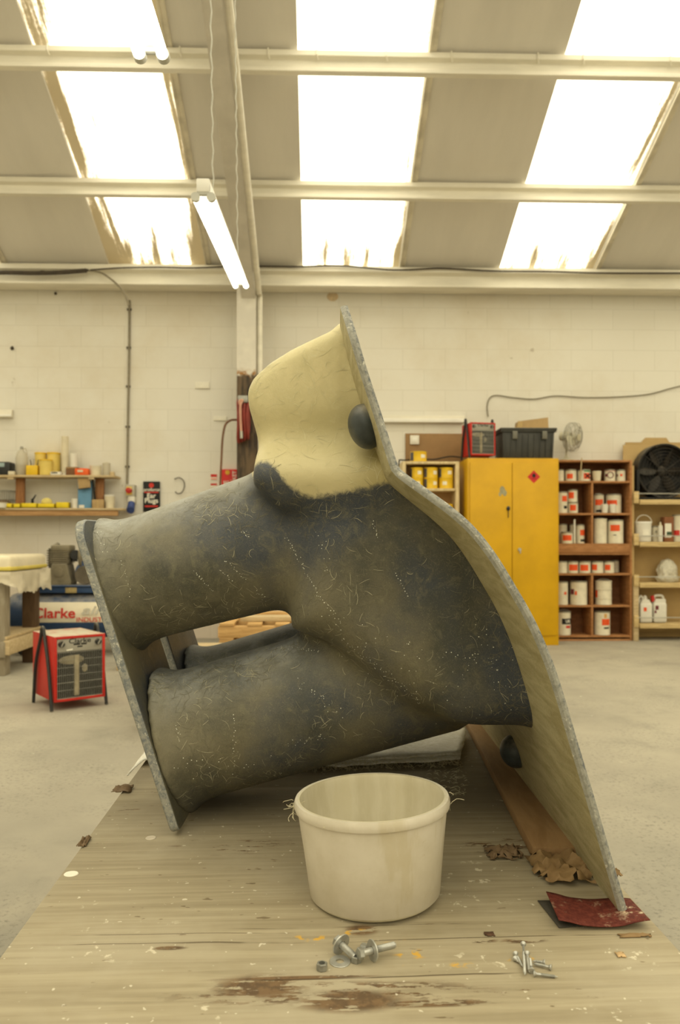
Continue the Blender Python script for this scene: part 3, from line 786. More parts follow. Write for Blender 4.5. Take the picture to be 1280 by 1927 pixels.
# batten along the foot of the mounting flange
M_BAT = wood('batten_timber', (150, 120, 84), axis=(5, 1, 5))
a, b = Tp(1002, 1618), Tp(885, 1385); c2 = Tp(1088, 1606)
dirb = (b-a); dirb.z = 0; Lb = dirb.length; dirb.normalize(); wv = Vector((dirb.y, -dirb.x, 0))
bt = 0.021; wd = 0.088
o = MB().box((wd/2, Lb/2+0.1, bt/2), (wd, Lb+0.2, bt), bev=0.0015).build('timber_batten', M_BAT, None, loc=a+Vector((0, 0, 0.001)), rot=(0, 0, math.atan2(-dirb.x, dirb.y)))
tag(o, 'flat brown timber batten lying along the foot of the wide flange plate', 'timber')

# torn, curled flakes of board
M_FLAKE = wood('torn_veneer', (146, 120, 84), axis=(2, 9, 2)); M_FLAKE2 = wood('grey_veneer', (120, 100, 76), axis=(2, 9, 2))
def scrap(name, px, py, wpx, hpx, amp, seed, label, mat, n=12, k=3.0, cat='scrap', rise=0.0):
    random.seed(seed); og = Tp(px, py); s = TDROP*F/(py-HZ)/F
    W_, H_ = wpx*s, hpx*s*(og.y*F/TDROP)/F*0.8
    mb = MB(); bm = mb.bm; g = []
    for i in range(n+1):
        row = []
        for j in range(n+1):
            u, v = i/n*2-1, j/n*2-1
            edge = max(abs(u), abs(v)); r = 1+0.22*mnoise.noise(Vector((u*2.7, v*2.7, seed)))*edge
            x, y = u*W_/2*r, v*H_/2*r
            h = amp*(0.5+0.6*mnoise.noise(Vector((u*k, v*k, seed*1.7)))+0.35*mnoise.noise(Vector((u*k*2.5, v*k*2.5, seed))))
            h = max(0.0012, h*(1-0.5*edge**3)+rise*max(0, u)*W_)
            row.append(bm.verts.new((x, y, h)))
        g.append(row)
    for i in range(n):
        for j in range(n):
            u, v = (i+.5)/n*2-1, (j+.5)/n*2-1
            if max(abs(u), abs(v)) > 0.7 and random.random() < 0.12: continue
            bm.faces.new((g[i][j], g[i+1][j], g[i+1][j+1], g[i][j+1]))
    for vv in [x for x in bm.verts if not x.link_faces]: bm.verts.remove(vv)
    # keep only the largest connected piece
    seen = set(); best = []
    for f in bm.faces:
        if f in seen: continue
        st = [f]; cc = []; seen.add(f)
        while st:
            h = st.pop(); cc.append(h)
            for e_ in h.edges:
                for f2_ in e_.link_faces:
                    if f2_ not in seen: seen.add(f2_); st.append(f2_)
        if len(cc) > len(best): best = cc
    bmesh.ops.delete(bm, geom=[f for f in bm.faces if f not in set(best)], context='FACES')
    o = mb.build(name, mat, None, smooth=50, loc=og, solid=0.0012); tag(o, label, cat); return o
scrap('torn_paper', 1062, 1642, 112, 62, 0.034, 4, 'largest crumpled brown scrap of torn paper, at the end of the batten', M_FLAKE, 14, 2.6)
scrap('torn_paper', 948, 1608, 66, 30, 0.018, 9, 'small curled brown scrap of torn paper beside the batten, nearer the bucket', M_FLAKE2, 12, 3)
scrap('torn_paper', 1156, 1647, 22, 14, 0.016, 6, 'tiny curled brown scrap peeping out beyond the wide flange plate', M_FLAKE, 8)
scrap('wood_splinter', 1196, 1762, 60, 8, 0.005, 12, 'long thin splinter of wood at the bench corner in front of the red sandpaper', M_FLAKE, 8, 2)
scrap('wood_flake', 921, 1759, 18, 9, 0.003, 14, 'dark flake of bark lying between the bucket and the red sandpaper', paint('bark_flake', (84, 60, 44), 0.8, 0.3, 60), 6, 2)
scrap('veneer_flake', 232, 1487, 34, 16, 0.014, 15, 'curled veneer flake on the edge of the bench, the farther of two', M_FLAKE2, 8, 2)
scrap('veneer_flake', 158, 1587, 16, 22, 0.012, 16, 'curled veneer flake on the edge of the bench, above the white paint spot', M_FLAKE2, 8, 2)
scrap('paper_chip', 1168, 1798, 16, 12, 0.004, 17, 'small tan chip lying on the corner of the bench beyond the screws', paint('tan_chip', (190, 160, 118), 0.8, 0.2, 40), 6, 2)
# paint spot
p = Tp(134, 1645)
o = MB().lathe([(0, 0.0006), (0.0095, 0.0015), (0.0105, 0.0002), (0, 0.0)], seg=20).build('paint_spot', paint('dried_white_paint', (236, 230, 214), 0.35, 0.04, 10), None, loc=p)
o.scale = (1.15, 1, 1); tag(o, 'round dried spot of white paint at the edge of the bench', 'paint spot')
p = Tp(438, 1577); o = MB().lathe([(0, 0.0006), (0.009, 0.0012), (0.010, 0.0002), (0, 0.0)], seg=16).build('paint_spot', paint('dried_grey_paint', (186, 176, 158), 0.4, 0.1, 60), None, loc=Tp(284, 1577))
tag(o, 'small dried grey paint blob on the bench beside the near flange tip', 'paint spot')

# red abrasive sheet under the foot of the flange
p = Tp(1120, 1722)
ab = thing('sandpaper', 'folded dark red sandpaper tucked under the foot of the wide flange plate', 'sandpaper', p)
m = Mat('red_abrasive', 0.75, 0, 0.2); a = m.noise(120, 3, 0.7); c = m.mix(m.step(a, 0.35, 0.65), S(80, 34, 27), S(104, 50, 40))
dm = m.math('MULTIPLY', m.step(m.noise(40, 5, 0.7), 0.56, 0.68), m.math('ADD', 0.35, m.blob((0.062, -0.004), (0.035, 0.03)))); c = m.mix(dm, c, S(196, 178, 150)); m.color(c); m.bump(a, 0.3, 0.002); M_RED = m.m
M_BK = paint('abrasive_backing', (66, 62, 54), 0.8, 0.2, 30)
qd = [Tp(1052, 1752), Tp(1224, 1750), Tp(1186, 1700), Tp(1028, 1697)]
sheet('abrasive_face', qd, 18, 8, lambda u, v: 0.0065+0.009*max(0, 1-u*4)**1.0*1.0+0.007*max(0, u-0.72)/0.28*(1-v)+0.0015*math.sin(u*9), [M_RED], ab, 0.0012, p)
qd = [Tp(1052, 1748), Tp(1120, 1742), Tp(1140, 1694), Tp(1012, 1697)]
o = sheet('folded_flap', qd, 10, 6, lambda u, v: 0.0012+0.003*max(0, 0.25-u), [M_BK], ab, 0.001, p); o['label'] = 'dark grey back of the folded sheet'

# ---- bolts, washers, nuts
M_ZN = paint('zinc_plated', (182, 182, 176), 0.34, 0.14, 60, metal=0.65, spec=0.5)
M_ZD = paint('zinc_dull', (150, 150, 143), 0.42, 0.2, 90, metal=0.6, spec=0.5)
def axis_rot(d): return Vector((0, 0, 1)).rotation_difference(Vector(d).normalized()).to_matrix().to_4x4()
def washer(mb, ro=0.0137, ri=0.0055, t=0.0016): return mb.lathe([(ri, 0), (ro-0.0004, 0), (ro, 0.0004), (ro, t-0.0004), (ro-0.0004, t), (ri, t)], seg=36, close=True)
def hexnut(mb, s=0.0075, h=0.0072, ri=0.0042):
    ro = s; P = []
    n0 = 24; rings = []
    for z, k in ((0, 0.92), (0.0008, 1), (h-0.0008, 1), (h, 0.92)):
        rings.append([Vector((ro*k*(1/max(abs(math.cos(((i/n0*2*PI) % (PI/3))-PI/6)), 0.1))*0.9*math.cos(2*PI*i/n0), ro*k*(1/max(abs(math.cos(((i/n0*2*PI) % (PI/3))-PI/6)), 0.1))*0.9*math.sin(2*PI*i/n0), z)) for i in range(n0)])
    rings.append([Vector((ri*math.cos(2*PI*i/n0), ri*math.sin(2*PI*i/n0), h)) for i in range(n0)]); rings.append([Vector((ri*math.cos(2*PI*i/n0), ri*math.sin(2*PI*i/n0), 0)) for i in range(n0)])
    V_ = [[mb.bm.verts.new(p) for p in r] for r in rings]
    for a, b in zip(V_, V_[1:]+V_[:1]):
        for i in range(n0): mb.bm.faces.new((a[i], a[(i+1) % n0], b[(i+1) % n0], b[i]))
    return mb
def bolt(label, loc, d, Ls, head='hex', off=0.0):
    t = thing('bolt', label, 'bolt', loc, rot=axis_rot(d).to_euler(), group=None)
    sh = [(0, -0.001)]; r = 0.0046
    sh += [(r, -0.001), (r, Ls*0.3)]
    z = Ls*0.3
    while z < Ls-0.0018: sh += [(r, z+0.0003), (r-0.0006, z+0.0009)]; z += 0.0013
    sh += [(r-0.001, Ls), (0, Ls)]
    MB().lathe(sh, seg=18).build('shank', M_ZN, t)
    hexnut(MB(), 0.0078, 0.0062, 0.0002).build('head', M_ZD, t, loc=(0, 0, -0.0065))
    return t
d1 = Vector((0.62, -0.72, -0.22)).normalized()
p1 = Tp(641, 1776, 0.0142)
bolt('zinc bolt lying with its shank through the left-hand tilted washer', p1-d1*0.002, d1, 0.031)
o = washer(MB(), 0.0142, 0.0056, 0.0022).build('washer', M_ZN, None, loc=p1, rot=axis_rot(d1).to_euler()); tag(o, 'large round washer tilted upright on the bolt beside the flat washer', 'washer', 'loose hardware on the bench')
d2 = Vector((0.86, 0.42, -0.02)).normalized()
p2 = Tp(700, 1789, 0.0138)
bolt('zinc bolt lying through the shiny upright washer, shank pointing at the screws', p2-d2*0.014, d2, 0.05)
o = washer(MB(), 0.0139, 0.0056, 0.002).build('washer', M_ZN, None, loc=p2, rot=axis_rot(d2).to_euler()); tag(o, 'shiny washer standing upright on the bolt closest to the screws', 'washer', 'loose hardware on the bench')
o = washer(MB()).build('washer', M_ZN, None, loc=Tp(640, 1811)+Vector((0, 0, 0.0005)), rot=(0.06, 0.02, 0)); tag(o, 'flat washer lying on the bench between two nuts', 'washer', 'loose hardware on the bench')
def nut(px, py, label, rot=(0, 0, 0.3), h=0.0004, s=0.0072):
    o = hexnut(MB(), s, 0.0088).build('nut', M_ZD, None, loc=Tp(px, py)+Vector((0, 0, h)), rot=rot); tag(o, label, 'nut', 'loose hardware on the bench')
nut(606, 1825, 'hexagon nut lying on its own beside the flat washer, farthest from the screws')
nut(670, 1810, 'hexagon nut lying between the flat washer and the upright shiny washer', rot=(0.1, 0, 0.6))
nut(680, 1793, 'narrow nut standing on edge just behind the middle nut', rot=(PI/2, 0, 1.1), h=0.0068, s=0.0066)
# ---- screws
def screw_mesh():
    L, r = 1.0, 0.0021
    return None
def screw(px0, py0, h0, px1, py1, h1, label):
    """head at the first pixel, point at the second, each h above the bench"""
    a, b = Tp(px0, py0, h0), Tp(px1, py1, h1); L = (b-a).length
    t = thing('screw', label, 'screw', a, rot=axis_rot(b-a).to_euler(), group='loose screws on the bench')
    MB().lathe([(0, 0), (0.0038, 0), (0.0040, 0.0006), (0.0020, 0.0034), (0.0018, 0.004)], seg=16).build('head', M_ZN, t)
    pf = [(0.0017, 0.0034)]; z = 0.0036; th = L*0.3
    pf.append((0.0017, th)); z = th
    while z < L-0.005: pf += [(0.0022, z+0.0004), (0.0014, z+0.0010)]; z += 0.0015
    pf += [(0.0013, L-0.004), (0, L)]
    MB().lathe(pf, seg=10).build('shank', M_ZN, t)
screw(970, 1794, .006, 984.5, 1820, .0025, 'screw lying aslant under the leaning one, outermost of the little pile')
screw(969, 1803, .004, 978, 1812, .003, 'short visible screw head tucked beneath the slanting screw')
screw(985, 1776, .010, 988, 1835, .0045, 'longest looking screw, leaning up across the little pile of screws')
screw(992, 1793, .011, 996, 1830, .003, 'screw with bright head up, standing just beside the longest leaning screw')
screw(1001, 1827, .0045, 997, 1801, .007, 'upright shank beside the bright headed screw in the pile')
screw(1026, 1811, .004, 1001, 1808.5, .003, 'shorter of the two parallel screws pointing away from the pile')
screw(1038, 1820.5, .004, 1002, 1813, .003, 'longer of the two parallel screws, head turned outwards from the pile')
screw(1004, 1832, .004, 1051, 1838.5, .002, 'screw closest to the bench edge with its point turned away from the pile')
# ================================================================== the workshop behind
M_WHT = paint('white_plastic', (222, 218, 206), 0.4, 0.06, 8)
M_CRM = paint('cream_plastic', (212, 202, 176), 0.45, 0.08, 8)
M_BLK = paint('black_plastic', (42, 42, 42), 0.45, 0.2, 10, dust=0.25)
M_BLKD = paint('matt_black', (24, 24, 24), 0.6, 0.2, 10)
M_REDP = paint('red_paint', (186, 42, 34), 0.45, 0.1, 6, dust=1.5)
M_GRYP = paint('grey_panel', (158, 154, 142), 0.5, 0.08, 6)
M_ORG = paint('orange_label', (226, 84, 34), 0.5, 0.06, 20)
M_INK = paint('black_ink', (28, 28, 28), 0.6, 0.05, 20)
M_REDI = paint('red_ink', (200, 52, 44), 0.6, 0.08, 20)
M_WHTI = paint('white_ink', (232, 228, 214), 0.6, 0.05, 20)
M_GALV = paint('bright_wire', (176, 174, 164), 0.4, 0.1, 20, metal=0.5)
M_YEL = paint('yellow_cabinet', (204, 158, 10), 0.42, 0.09, 2.2)
M_YCAN = paint('yellow_tin', (226, 186, 40), 0.4, 0.06, 20)
M_CARD = paint('cardboard', (176, 148, 104), 0.8, 0.08, 6)
M_SHELF = wood('dusty_pine', (204, 184, 146), axis=(1, 8, 8))
M_PLY = wood('warm_ply', (176, 126, 82), axis=(2, 2, 6))
M_PLYD = wood('ply_back', (128, 84, 52), axis=(2, 2, 6))
M_MDF = paint('mdf_board', (186, 158, 108), 0.75, 0.07, 3)
M_PALLET = wood('pallet_wood', (206, 168, 112), axis=(1, 7, 7))

def sz(px, Y): return px/F*Y/(CA)            # pixels to metres at depth Y
# ------------------------------------------------------------ overhead strip lights
M_TUBE = glow('lit_tube', (1.0, 0.95, 0.80, 1), 5.0)
M_BAT2 = paint('lamp_white', (232, 230, 222), 0.4, 0.04, 6)
def strip_light(x, y0, y1, z0, z1, label):
    L = y1-y0; t = thing('fluorescent_lamp', label, 'strip light', (x, y0, z0), rot=(math.atan2(z1-z0, L), 0, 0.0))
    MB().box((0, L/2, 0.028), (0.05, L, 0.05), bev=0.004).build('batten', M_BAT2, t)
    for sx in (-1, 1):
        MB().cyl((sx*0.030, 0.03, -0.016), (sx*0.030, L-0.03, -0.016), 0.0145, seg=14).build('lamp_tube', M_TUBE, t)
    for yy in (0.012, L-0.012):
        MB().box((0, yy, 0.016), (0.05, 0.02, 0.05), bev=0.006).cyl((-0.03, yy-0.01, -0.014), (-0.03, yy+0.01, -0.014), 0.017, seg=14).cyl((0.03, yy-0.01, -0.014), (0.03, yy+0.01, -0.014), 0.017, seg=14).build('lamp_holder', paint('holder_grey', (190, 190, 182), 0.45, 0.05, 9), t)
    for yy in (L*0.2, L*0.87):
        zr = RZ0-SL*(y0+yy)-(z0+(z1-z0)*yy/L)
        pts = [(0.003*(-1)**k, yy, 0.05+(zr-0.07)*k/60) for k in range(61)]
        MB().tube(pts, 0.0035, 5).build('hanging_chain', M_GALV, t)
strip_light(Wp(382, 365, 3.0).x, 3.0, 4.5, 2.36, 2.50, 'twin tube strip light hanging near the steel rafter, its whole length in view')
strip_light(Wp(287, 100, 2.05).x, 0.55, 2.05, 2.30, 2.30, 'twin tube strip light cut by the top of the photo, only its end in view')

# ------------------------------------------------------------ wiring on the far wall
M_CABLE = paint('grey_cable', (134, 126, 108), 0.6, 0.15, 20)
M_CABD = paint('dark_cable', (70, 62, 52), 0.6, 0.2, 20)
def wall_line(name, pts, Y, r, mat, label, cat, n=6, clips=()):
    P = catmull([Wp(px, py, Y) for px, py in pts], n)
    t = thing(name, label, cat, P[0])
    MB().tube([Vector(p)-Vector(P[0]) for p in P], r, 8).build('sheath', mat, t)
    for px, py in clips:
        MB().box(Wp(px, py, Y)-Vector(P[0])+Vector((0, 0.01, 0)), (0.045, 0.03, 0.02), bev=0.003).build('clip', M_CABD, t)
    return t
YE = 7.905
wall_line('wall_cable', [(-60, 517), (0, 513), (60, 514), (110, 513), (163, 509)], YE, 0.022, M_CABD, 'thick bundle of dark cables clipped along the eaves rail, ending at the conduit bend', 'cable', clips=((80, 511), (162, 508)))
wall_line('conduit_bend', [(165, 509), (190, 513), (215, 530), (233, 550), (242, 575)], YE+0.01, 0.010, M_CABLE, 'thin grey conduit curving from the cable bundle into the wall line above the isolator', 'cable', clips=())  # rigid conduit bending down from the cable bundle
wall_line('wall_conduit', [(243.5, 565), (243.5, 620), (242.5, 700), (241, 780), (240, 860), (239, 911)], WALL-0.016, 0.012, M_CABLE, 'straight grey conduit running down the wall to the isolator switch', 'cable', n=3, clips=((243, 582), (242, 654), (241, 727), (240, 803), (239.5, 878)))
wall_line('wall_cable', [(170, 508), (230, 504), (300, 503), (370, 504), (446, 500)], YE, 0.008, M_CABD, 'thin cable along the eaves rail between the conduit bend and the column', 'cable')
wall_line('wall_cable', [(486, 501), (560, 502), (640, 500), (740, 508), (830, 505), (930, 510), (1030, 511), (1140, 514), (1300, 514)], YE, 0.009, M_CABD, 'thin dark cable sagging along the eaves rail to the yellow cabinet side of the column', 'cable')
wall_line('hanging_flex', [(919, 784), (917, 765), (922, 749), (935, 744), (965, 748), (1005, 751), (1045, 745), (1100, 748), (1160, 747), (1220, 742), (1262, 731), (1300, 722)], WALL-0.012, 0.006, M_CABLE, 'loose grey flex looping across the wall above the black crate', 'cable')
# trunking behind the mould
a, b = Wp(690, 789, WALL-0.03), Wp(874, 789, WALL-0.03)
t = thing('trunking_rail', 'white cable trunking rail on the wall above the brown pin board', 'trunking', (a+b)/2)
MB().box((0, 0, 0), (b.x-a.x, 0.05, sz(13, WALL)), bev=0.005).build('channel', M_STEEL, t)
MB().box((0, -0.03, -sz(3, WALL)), (b.x-a.x, 0.012, sz(7, WALL)), bev=0.004).build('cover', M_BAT2, t)

def wall_box(name, label, cat, px0, py0, px1, py1, dep, mat, part='plate', bev=0.004, Y=WALL):
    a, b = Wp(px0, py1, Y-dep), Wp(px1, py0, Y-dep)
    c = (a+b)/2; t = thing(name, label, cat, (c.x, Y-dep/2-0.002, c.z))
    MB().box((0, 0, 0), (b.x-a.x, dep, b.z-a.z), bev=bev).build(part, mat, t)
    return t, b.x-a.x, b.z-a.z
# pin board and its socket
t, w_, h_ = wall_box('mounted_board', 'flat brown hardboard panel fixed to the wall above the small cream shelf unit', 'board', 763, 816, 880, 872, 0.018, paint('hardboard', (150, 118, 80), 0.75, 0.08, 5), 'panel')
t, w_, h_ = wall_box('socket_plate', 'small square white blank plate on the brown hardboard panel', 'wall plate', 772, 819, 789, 836, 0.02, M_WHT, Y=WALL-0.021)
MB().box((0, -0.012, 0), (w_*0.5, 0.004, h_*0.5), bev=0.002).build('cover', M_BAT2, t)
# isolator, blue socket
t, w_, h_ = wall_box('isolator_switch', 'grey isolator box with red rotary knob at the foot of the conduit', 'switch', 235.5, 912, 253, 935, 0.09, paint('isolator_grey', (178, 174, 158), 0.5, 0.06, 8), 'enclosure')
MB().box((-0.005, -0.05, 0.0), (w_*0.62, 0.012, h_*0.66), bev=0.003).build('yellow_plate', paint('switch_yellow', (214, 180, 84), 0.5, 0.05, 8), t)
MB().cyl((-0.005, -0.05, 0.002), (-0.005, -0.085, 0.002), 0.033, 0.028, 20).box((-0.005, -0.088, 0.002), (0.058, 0.012, 0.014), bev=0.003).build('knob', M_REDP, t)
p = Wp(248.5, 950, WALL-0.06)
t = thing('wall_socket', 'blue industrial socket hanging below the isolator box', 'socket', (p.x, WALL-0.05, p.z))
M_BLU = paint('blue_plastic', (60, 76, 130), 0.45, 0.1, 10)
MB().box((0, 0.0, 0.05), (0.07, 0.09, 0.07), bev=0.008).build('housing', M_WHT, t)
MB().cyl((0, -0.03, 0.02), (0.0, -0.07, -0.05), 0.035, 0.04, 18).build('shroud', M_BLU, t)
MB().cyl((0, -0.07, -0.05), (0, -0.082, -0.056), 0.042, seg=18).build('flap_lid', M_BLU, t)
# ear plug dispenser poster
t, w_, h_ = wall_box('ear_plug_sign', 'black ear plug dispenser card with red round emblem on the wall', 'poster', 269.5, 906, 300.5, 963, 0.03, M_BLKD, 'card', bev=0.002)
y_ = -0.0172
MB().cyl((0, y_+0.002, h_*0.37), (0, y_, h_*0.37), 0.026, seg=24).build('emblem', M_REDI, t)
text('proforce', 0.048, M_WHTI, t, (0, y_, h_*0.225), bold=0.0006, shear=0.2)
text('Ear', 0.07, M_WHTI, t, (0.0, y_, h_*0.02), bold=0.0014); text('Plugs', 0.07, M_WHTI, t, (0.0, y_, -h_*0.14), bold=0.0014)
MB().box((0, y_, h_*0.14), (w_*0.86, 0.001, 0.012)).build('stripe', M_REDI, t)
MB().box((0, y_, -h_*0.32), (w_*0.8, 0.001, 0.016)).build('stripe', M_REDI, t)
# cable loop on a hook, bleed stain plate
P = [Wp(*q, WALL-0.03) for q in ((329, 901), (338, 899), (346, 906), (347, 917), (342, 927), (334, 929), (330, 925))]
P = catmull(P, 5); t = thing('hanging_wire', 'thin loop of dark wire hanging from a nail beside the ear plug card', 'wire', P[0])
MB().tube([Vector(p)-Vector(P[0]) for p in P], 0.005, 6).build('strand', M_CABD, t)
MB().cyl((0, -0.01, 0), (0, 0.028, 0), 0.006, seg=8).build('nail', M_ZD, t)
# little red and white notices
for k, (y0, y1) in enumerate(((892, 903), (909.5, 917), (921, 926))):
    t, w_, h_ = wall_box('fire_sign', ('topmost red and white fire notice label', 'middle red and white fire notice label', 'lowest red and white fire notice label, partly behind the pipe')[k]+' on the wall', 'notice', 396.5, y0, 408.5, y1, 0.006, M_WHTI, 'card', bev=0)
    MB().box((0, -0.004, h_*0.22), (w_*0.98, 0.001, h_*0.5)).build('red_band', M_REDI, t)
    if k == 0: MB().box((0, -0.004, -h_*0.33), (w_*0.9, 0.001, h_*0.16)).build('red_band', M_ORG, t)
# fire blanket box
t, w_, h_ = wall_box('mounted_fire_blanket', 'red fire blanket box with white upright lettering, fixed beside the column', 'fire blanket', 417, 883, 452.5, 960, 0.06, paint('signal_red', (206, 30, 28), 0.4, 0.06, 8), 'case', bev=0.006)
MB().cyl((-w_*0.18, -0.03, h_*0.42), (-w_*0.18, -0.033, h_*0.42), 0.026, seg=6).build('emblem', paint('emblem_yellow', (222, 170, 50), 0.5, 0.05, 9), t)
text('FIRE', 0.07, M_WHTI, t, (-w_*0.24, -0.0325, 0.03), rot=(PI/2, -PI/2, 0), bold=0.0014)
text('BLANKET', 0.055, M_WHTI, t, (w_*0.19, -0.0325, 0.08), rot=(PI/2, -PI/2, 0), bold=0.0008)
for k in range(5): MB().box((w_*0.0, -0.0315, h_*0.22-k*0.075), (w_*0.12, 0.002, 0.02)).build('text_line', paint('pink_ink', (224, 130, 110), 0.5, 0.05, 9), t)
# scraps of paper and an old bracket on the wall
def paper(px0, py0, px1, py1, label):
    t, w_, h_ = wall_box('paper_scrap', label, 'paper', px0, py0, px1, py1, 0.012, M_WHTI, 'paper', bev=0.003)
    MB().box((w_*0.1, -0.008, -h_*0.42), (w_*0.8, 0.006, h_*0.14), bev=0.002).build('curled_edge', M_STEEL, t)
paper(367, 719, 394, 731, 'torn white label high on the wall beside the column')
paper(402, 783, 427, 791.5, 'pale torn strip on the wall next to the hose reel')
t, w_, h_ = wall_box('wall_bracket', 'short white bracket rail on the wall at the very edge of the photo', 'bracket', -30, 770, 22, 785, 0.05, M_STEEL, 'rail')
MB().box((0, -0.03, -h_*0.3), (w_*1.0, 0.02, h_*0.3), bev=0.004).build('lip', M_BAT2, t)
p = Wp(626, 558, WALL-0.002)
o = MB().ball((0, 0, 0), (0.06, 0.0015, 0.05), seg=16).build('wall_stain', paint('peach_stain', (204, 184, 152), 0.8, 0.15, 30), None, loc=p); tag(o, 'round peach coloured patch high on the wall above the flange tip', 'stain')
for px, py, r, lb in ((104, 552, 0.014, 'small dark bolt hole high on the wall under the eaves rail'), (22, 655, 0.02, 'small dark fixing left in the wall on its own')):
    o = MB().cyl((0, 0.012, 0), (0, -0.006, 0), r, r*0.7, 10).cyl((0, -0.006, 0), (r*0.8, -0.02, r*0.6), r*0.3, seg=6).build('wall_fixing', M_CABD, None, loc=Wp(px, py, WALL-0.014)); tag(o, lb, 'fixing')
# hose reel on the column
p = Wp(458, 788, 7.74)
t = thing('hose_reel', 'dark red hose reel with coiled hose hung on the column', 'hose reel', p)
M_HOSE = paint('maroon_hose', (128, 48, 40), 0.5, 0.15, 12)
hs = sz(82, 7.74)/2
for k in range(4):
    pts = [Vector((-0.045+0.03*k+0.004*math.sin(a*3+k), 0.06*math.sin(a), 0.0+(hs*0.98-0.012*k)*math.cos(a)-0.02)) for a in np.linspace(0, 2*PI, 36, endpoint=False)]
    MB().tube(pts, 0.016, 8, closed=True).build('hose_coil', M_HOSE, t)
MB().box((0.0, 0.0, hs*0.86), (0.10, 0.11, 0.07), bev=0.008).box((0, 0.03, 0), (0.016, 0.03, hs*1.7), bev=0.004).build('bracket', M_ZD, t)
MB().tube(catmull([(-0.03, -0.075, hs*0.6), (-0.028, -0.082, hs*0.75), (0.0, -0.07, hs*0.78), (-0.02, -0.084, hs*0.55), (-0.02, -0.086, 0), (-0.012, -0.086, -hs*0.8)], 6), 0.012, 8).build('hose_end', paint('pink_hose', (196, 150, 130), 0.5, 0.1, 12), t)
MB().cyl((-0.012, -0.086, -hs*0.62), (-0.01, -0.086, -hs*0.95), 0.014, seg=10).build('nozzle', M_GALV, t)
wall_line('hanging_air_hose', [(446, 790), (434, 791), (424, 800), (419, 825), (417, 860), (415, 900), (413, 960), (412, 1040)], 7.75, 0.011, paint('brown_hose', (112, 78, 54), 0.5, 0.1, 9), 'thin brown air hose looping down from the reel past the fire blanket box', 'hose')

# ------------------------------------------------------------ shelf with oddments on the far wall
YS = 7.98                                     # front of the shelves
t = thing('wall_shelf', 'two tier timber wall shelf loaded with tubs, tapes and boxes', 'shelf', Wp(80, 957, YS))
og = t.location.copy()
def shelf_board(px0, px1, py, dep, th, nm='shelf_board', mat=None):
    a, b = Wp(px0, py, YS), Wp(px1, py, YS); z1 = a.z
    MB().box(Vector(((a.x+b.x)/2, YS+dep/2, z1-th/2))-og, (b.x-a.x, dep, th), bev=0.003).build(nm, mat or M_SHELF, t); return z1
ZU = shelf_board(-60, 216, 893.5, 0.25, 0.022); ZL = shelf_board(-60, 232, 956, 0.25, 0.02)
a, b = Wp(-60, 965, YS+0.02), Wp(222, 965, YS+0.02)
MB().box(Vector(((a.x+b.x)/2, YS+0.03, ZL-0.02-0.028))-og, (b.x-a.x, 0.03, 0.056), bev=0.003).build('apron', wood('apron_pine', (190, 150, 104), axis=(1, 8, 8)), t)
for px in (33, 184):
    a = Wp(px, 925, YS+0.05); MB().box(Vector((a.x, YS+0.13, (ZU+ZL)/2-0.011))-og, (0.085, 0.045, ZU-ZL-0.024), bev=0.003).build('upright', wood('upright_wood', (158, 112, 74), axis=(6, 6, 1)), t)
    a = Wp(px-10, 925, YS+0.05); MB().box(Vector((a.x, YS+0.02, ZU-0.034))-og, (0.06, 0.03, 0.022), bev=0.003).build('cleat', M_SHELF, t)
YI = YS+0.11
def at(px, z, Y=YI): p = Wp(px, 900, Y); return Vector((p.x, Y, z+0.0008))
def ibox(name, label, cat, px0, px1, py0, py1, z, dep, mat, part='carton', Y=YI, group=None, bev=0.004, rz=0):
    w_, h_ = sz(px1-px0, Y), sz(py1-py0, Y)
    t = thing(name, label, cat, at((px0+px1)/2, z, Y), rz, group)
    MB().box((0, 0, h_/2), (w_, dep, h_), bev=bev).build(part, mat, t); return t, w_, h_
def tub(name, label, cat, px0, px1, py0, py1, z, mat, lid=None, handle=False, taper=0.9, Y=YI, group=None, lidname='lid'):
    r, h = sz(px1-px0, Y)/2, sz(py1-py0, Y)
    t = thing(name, label, cat, at((px0+px1)/2, z, Y), 0, group)
    MB().lathe([(0, 0), (r*taper-0.003, 0), (r*taper, 0.004), (r*0.97, h*0.88), (r*0.97, h*0.99), (r*0.92, h), (r*0.9, h*0.97), (r*taper*0.93, 0.02), (0, 0.02)], seg=24).build('body', mat, t)
    if lid: MB().lathe([(0, h*1.0), (r*0.98, h*1.0), (r, h*0.985), (r, h*0.9), (r*0.985, h*0.885)], seg=24).build(lidname, lid, t)
    if handle:
        pts = [(r*1.0*math.cos(a), -0.01, h*0.86+r*0.75*math.sin(a)) for a in np.linspace(0, PI, 14)]
        MB().tube(pts, 0.004, 6).build('handle', M_GALV, t)
    return t, r, h
# upper tier
t, w_, h_ = ibox('drill_charger', 'dark grey battery charger with pale blue label at the end of the upper shelf', 'charger', -8, 24, 868, 893, ZU, 0.16, M_BLK, 'case', bev=0.02)
MB().box((-0.005, -0.083, h_*0.75), (w_*0.45, 0.006, h_*0.3), bev=0.002).build('label_plate', paint('pale_blue_label', (150, 168, 170), 0.5, 0.06, 9), t)
MB().box((-0.05, -0.09, h_*0.18), (w_*0.4, 0.02, h_*0.3), bev=0.004).build('terminal', paint('blue_grey', (128, 150, 160), 0.5, 0.08, 9), t)
ibox('foam_block', 'small cream block on the upper shelf in front of the grey charger', 'block', 17, 28, 886, 893, ZU, 0.05, M_CRM, 'block', Y=YS+0.03)
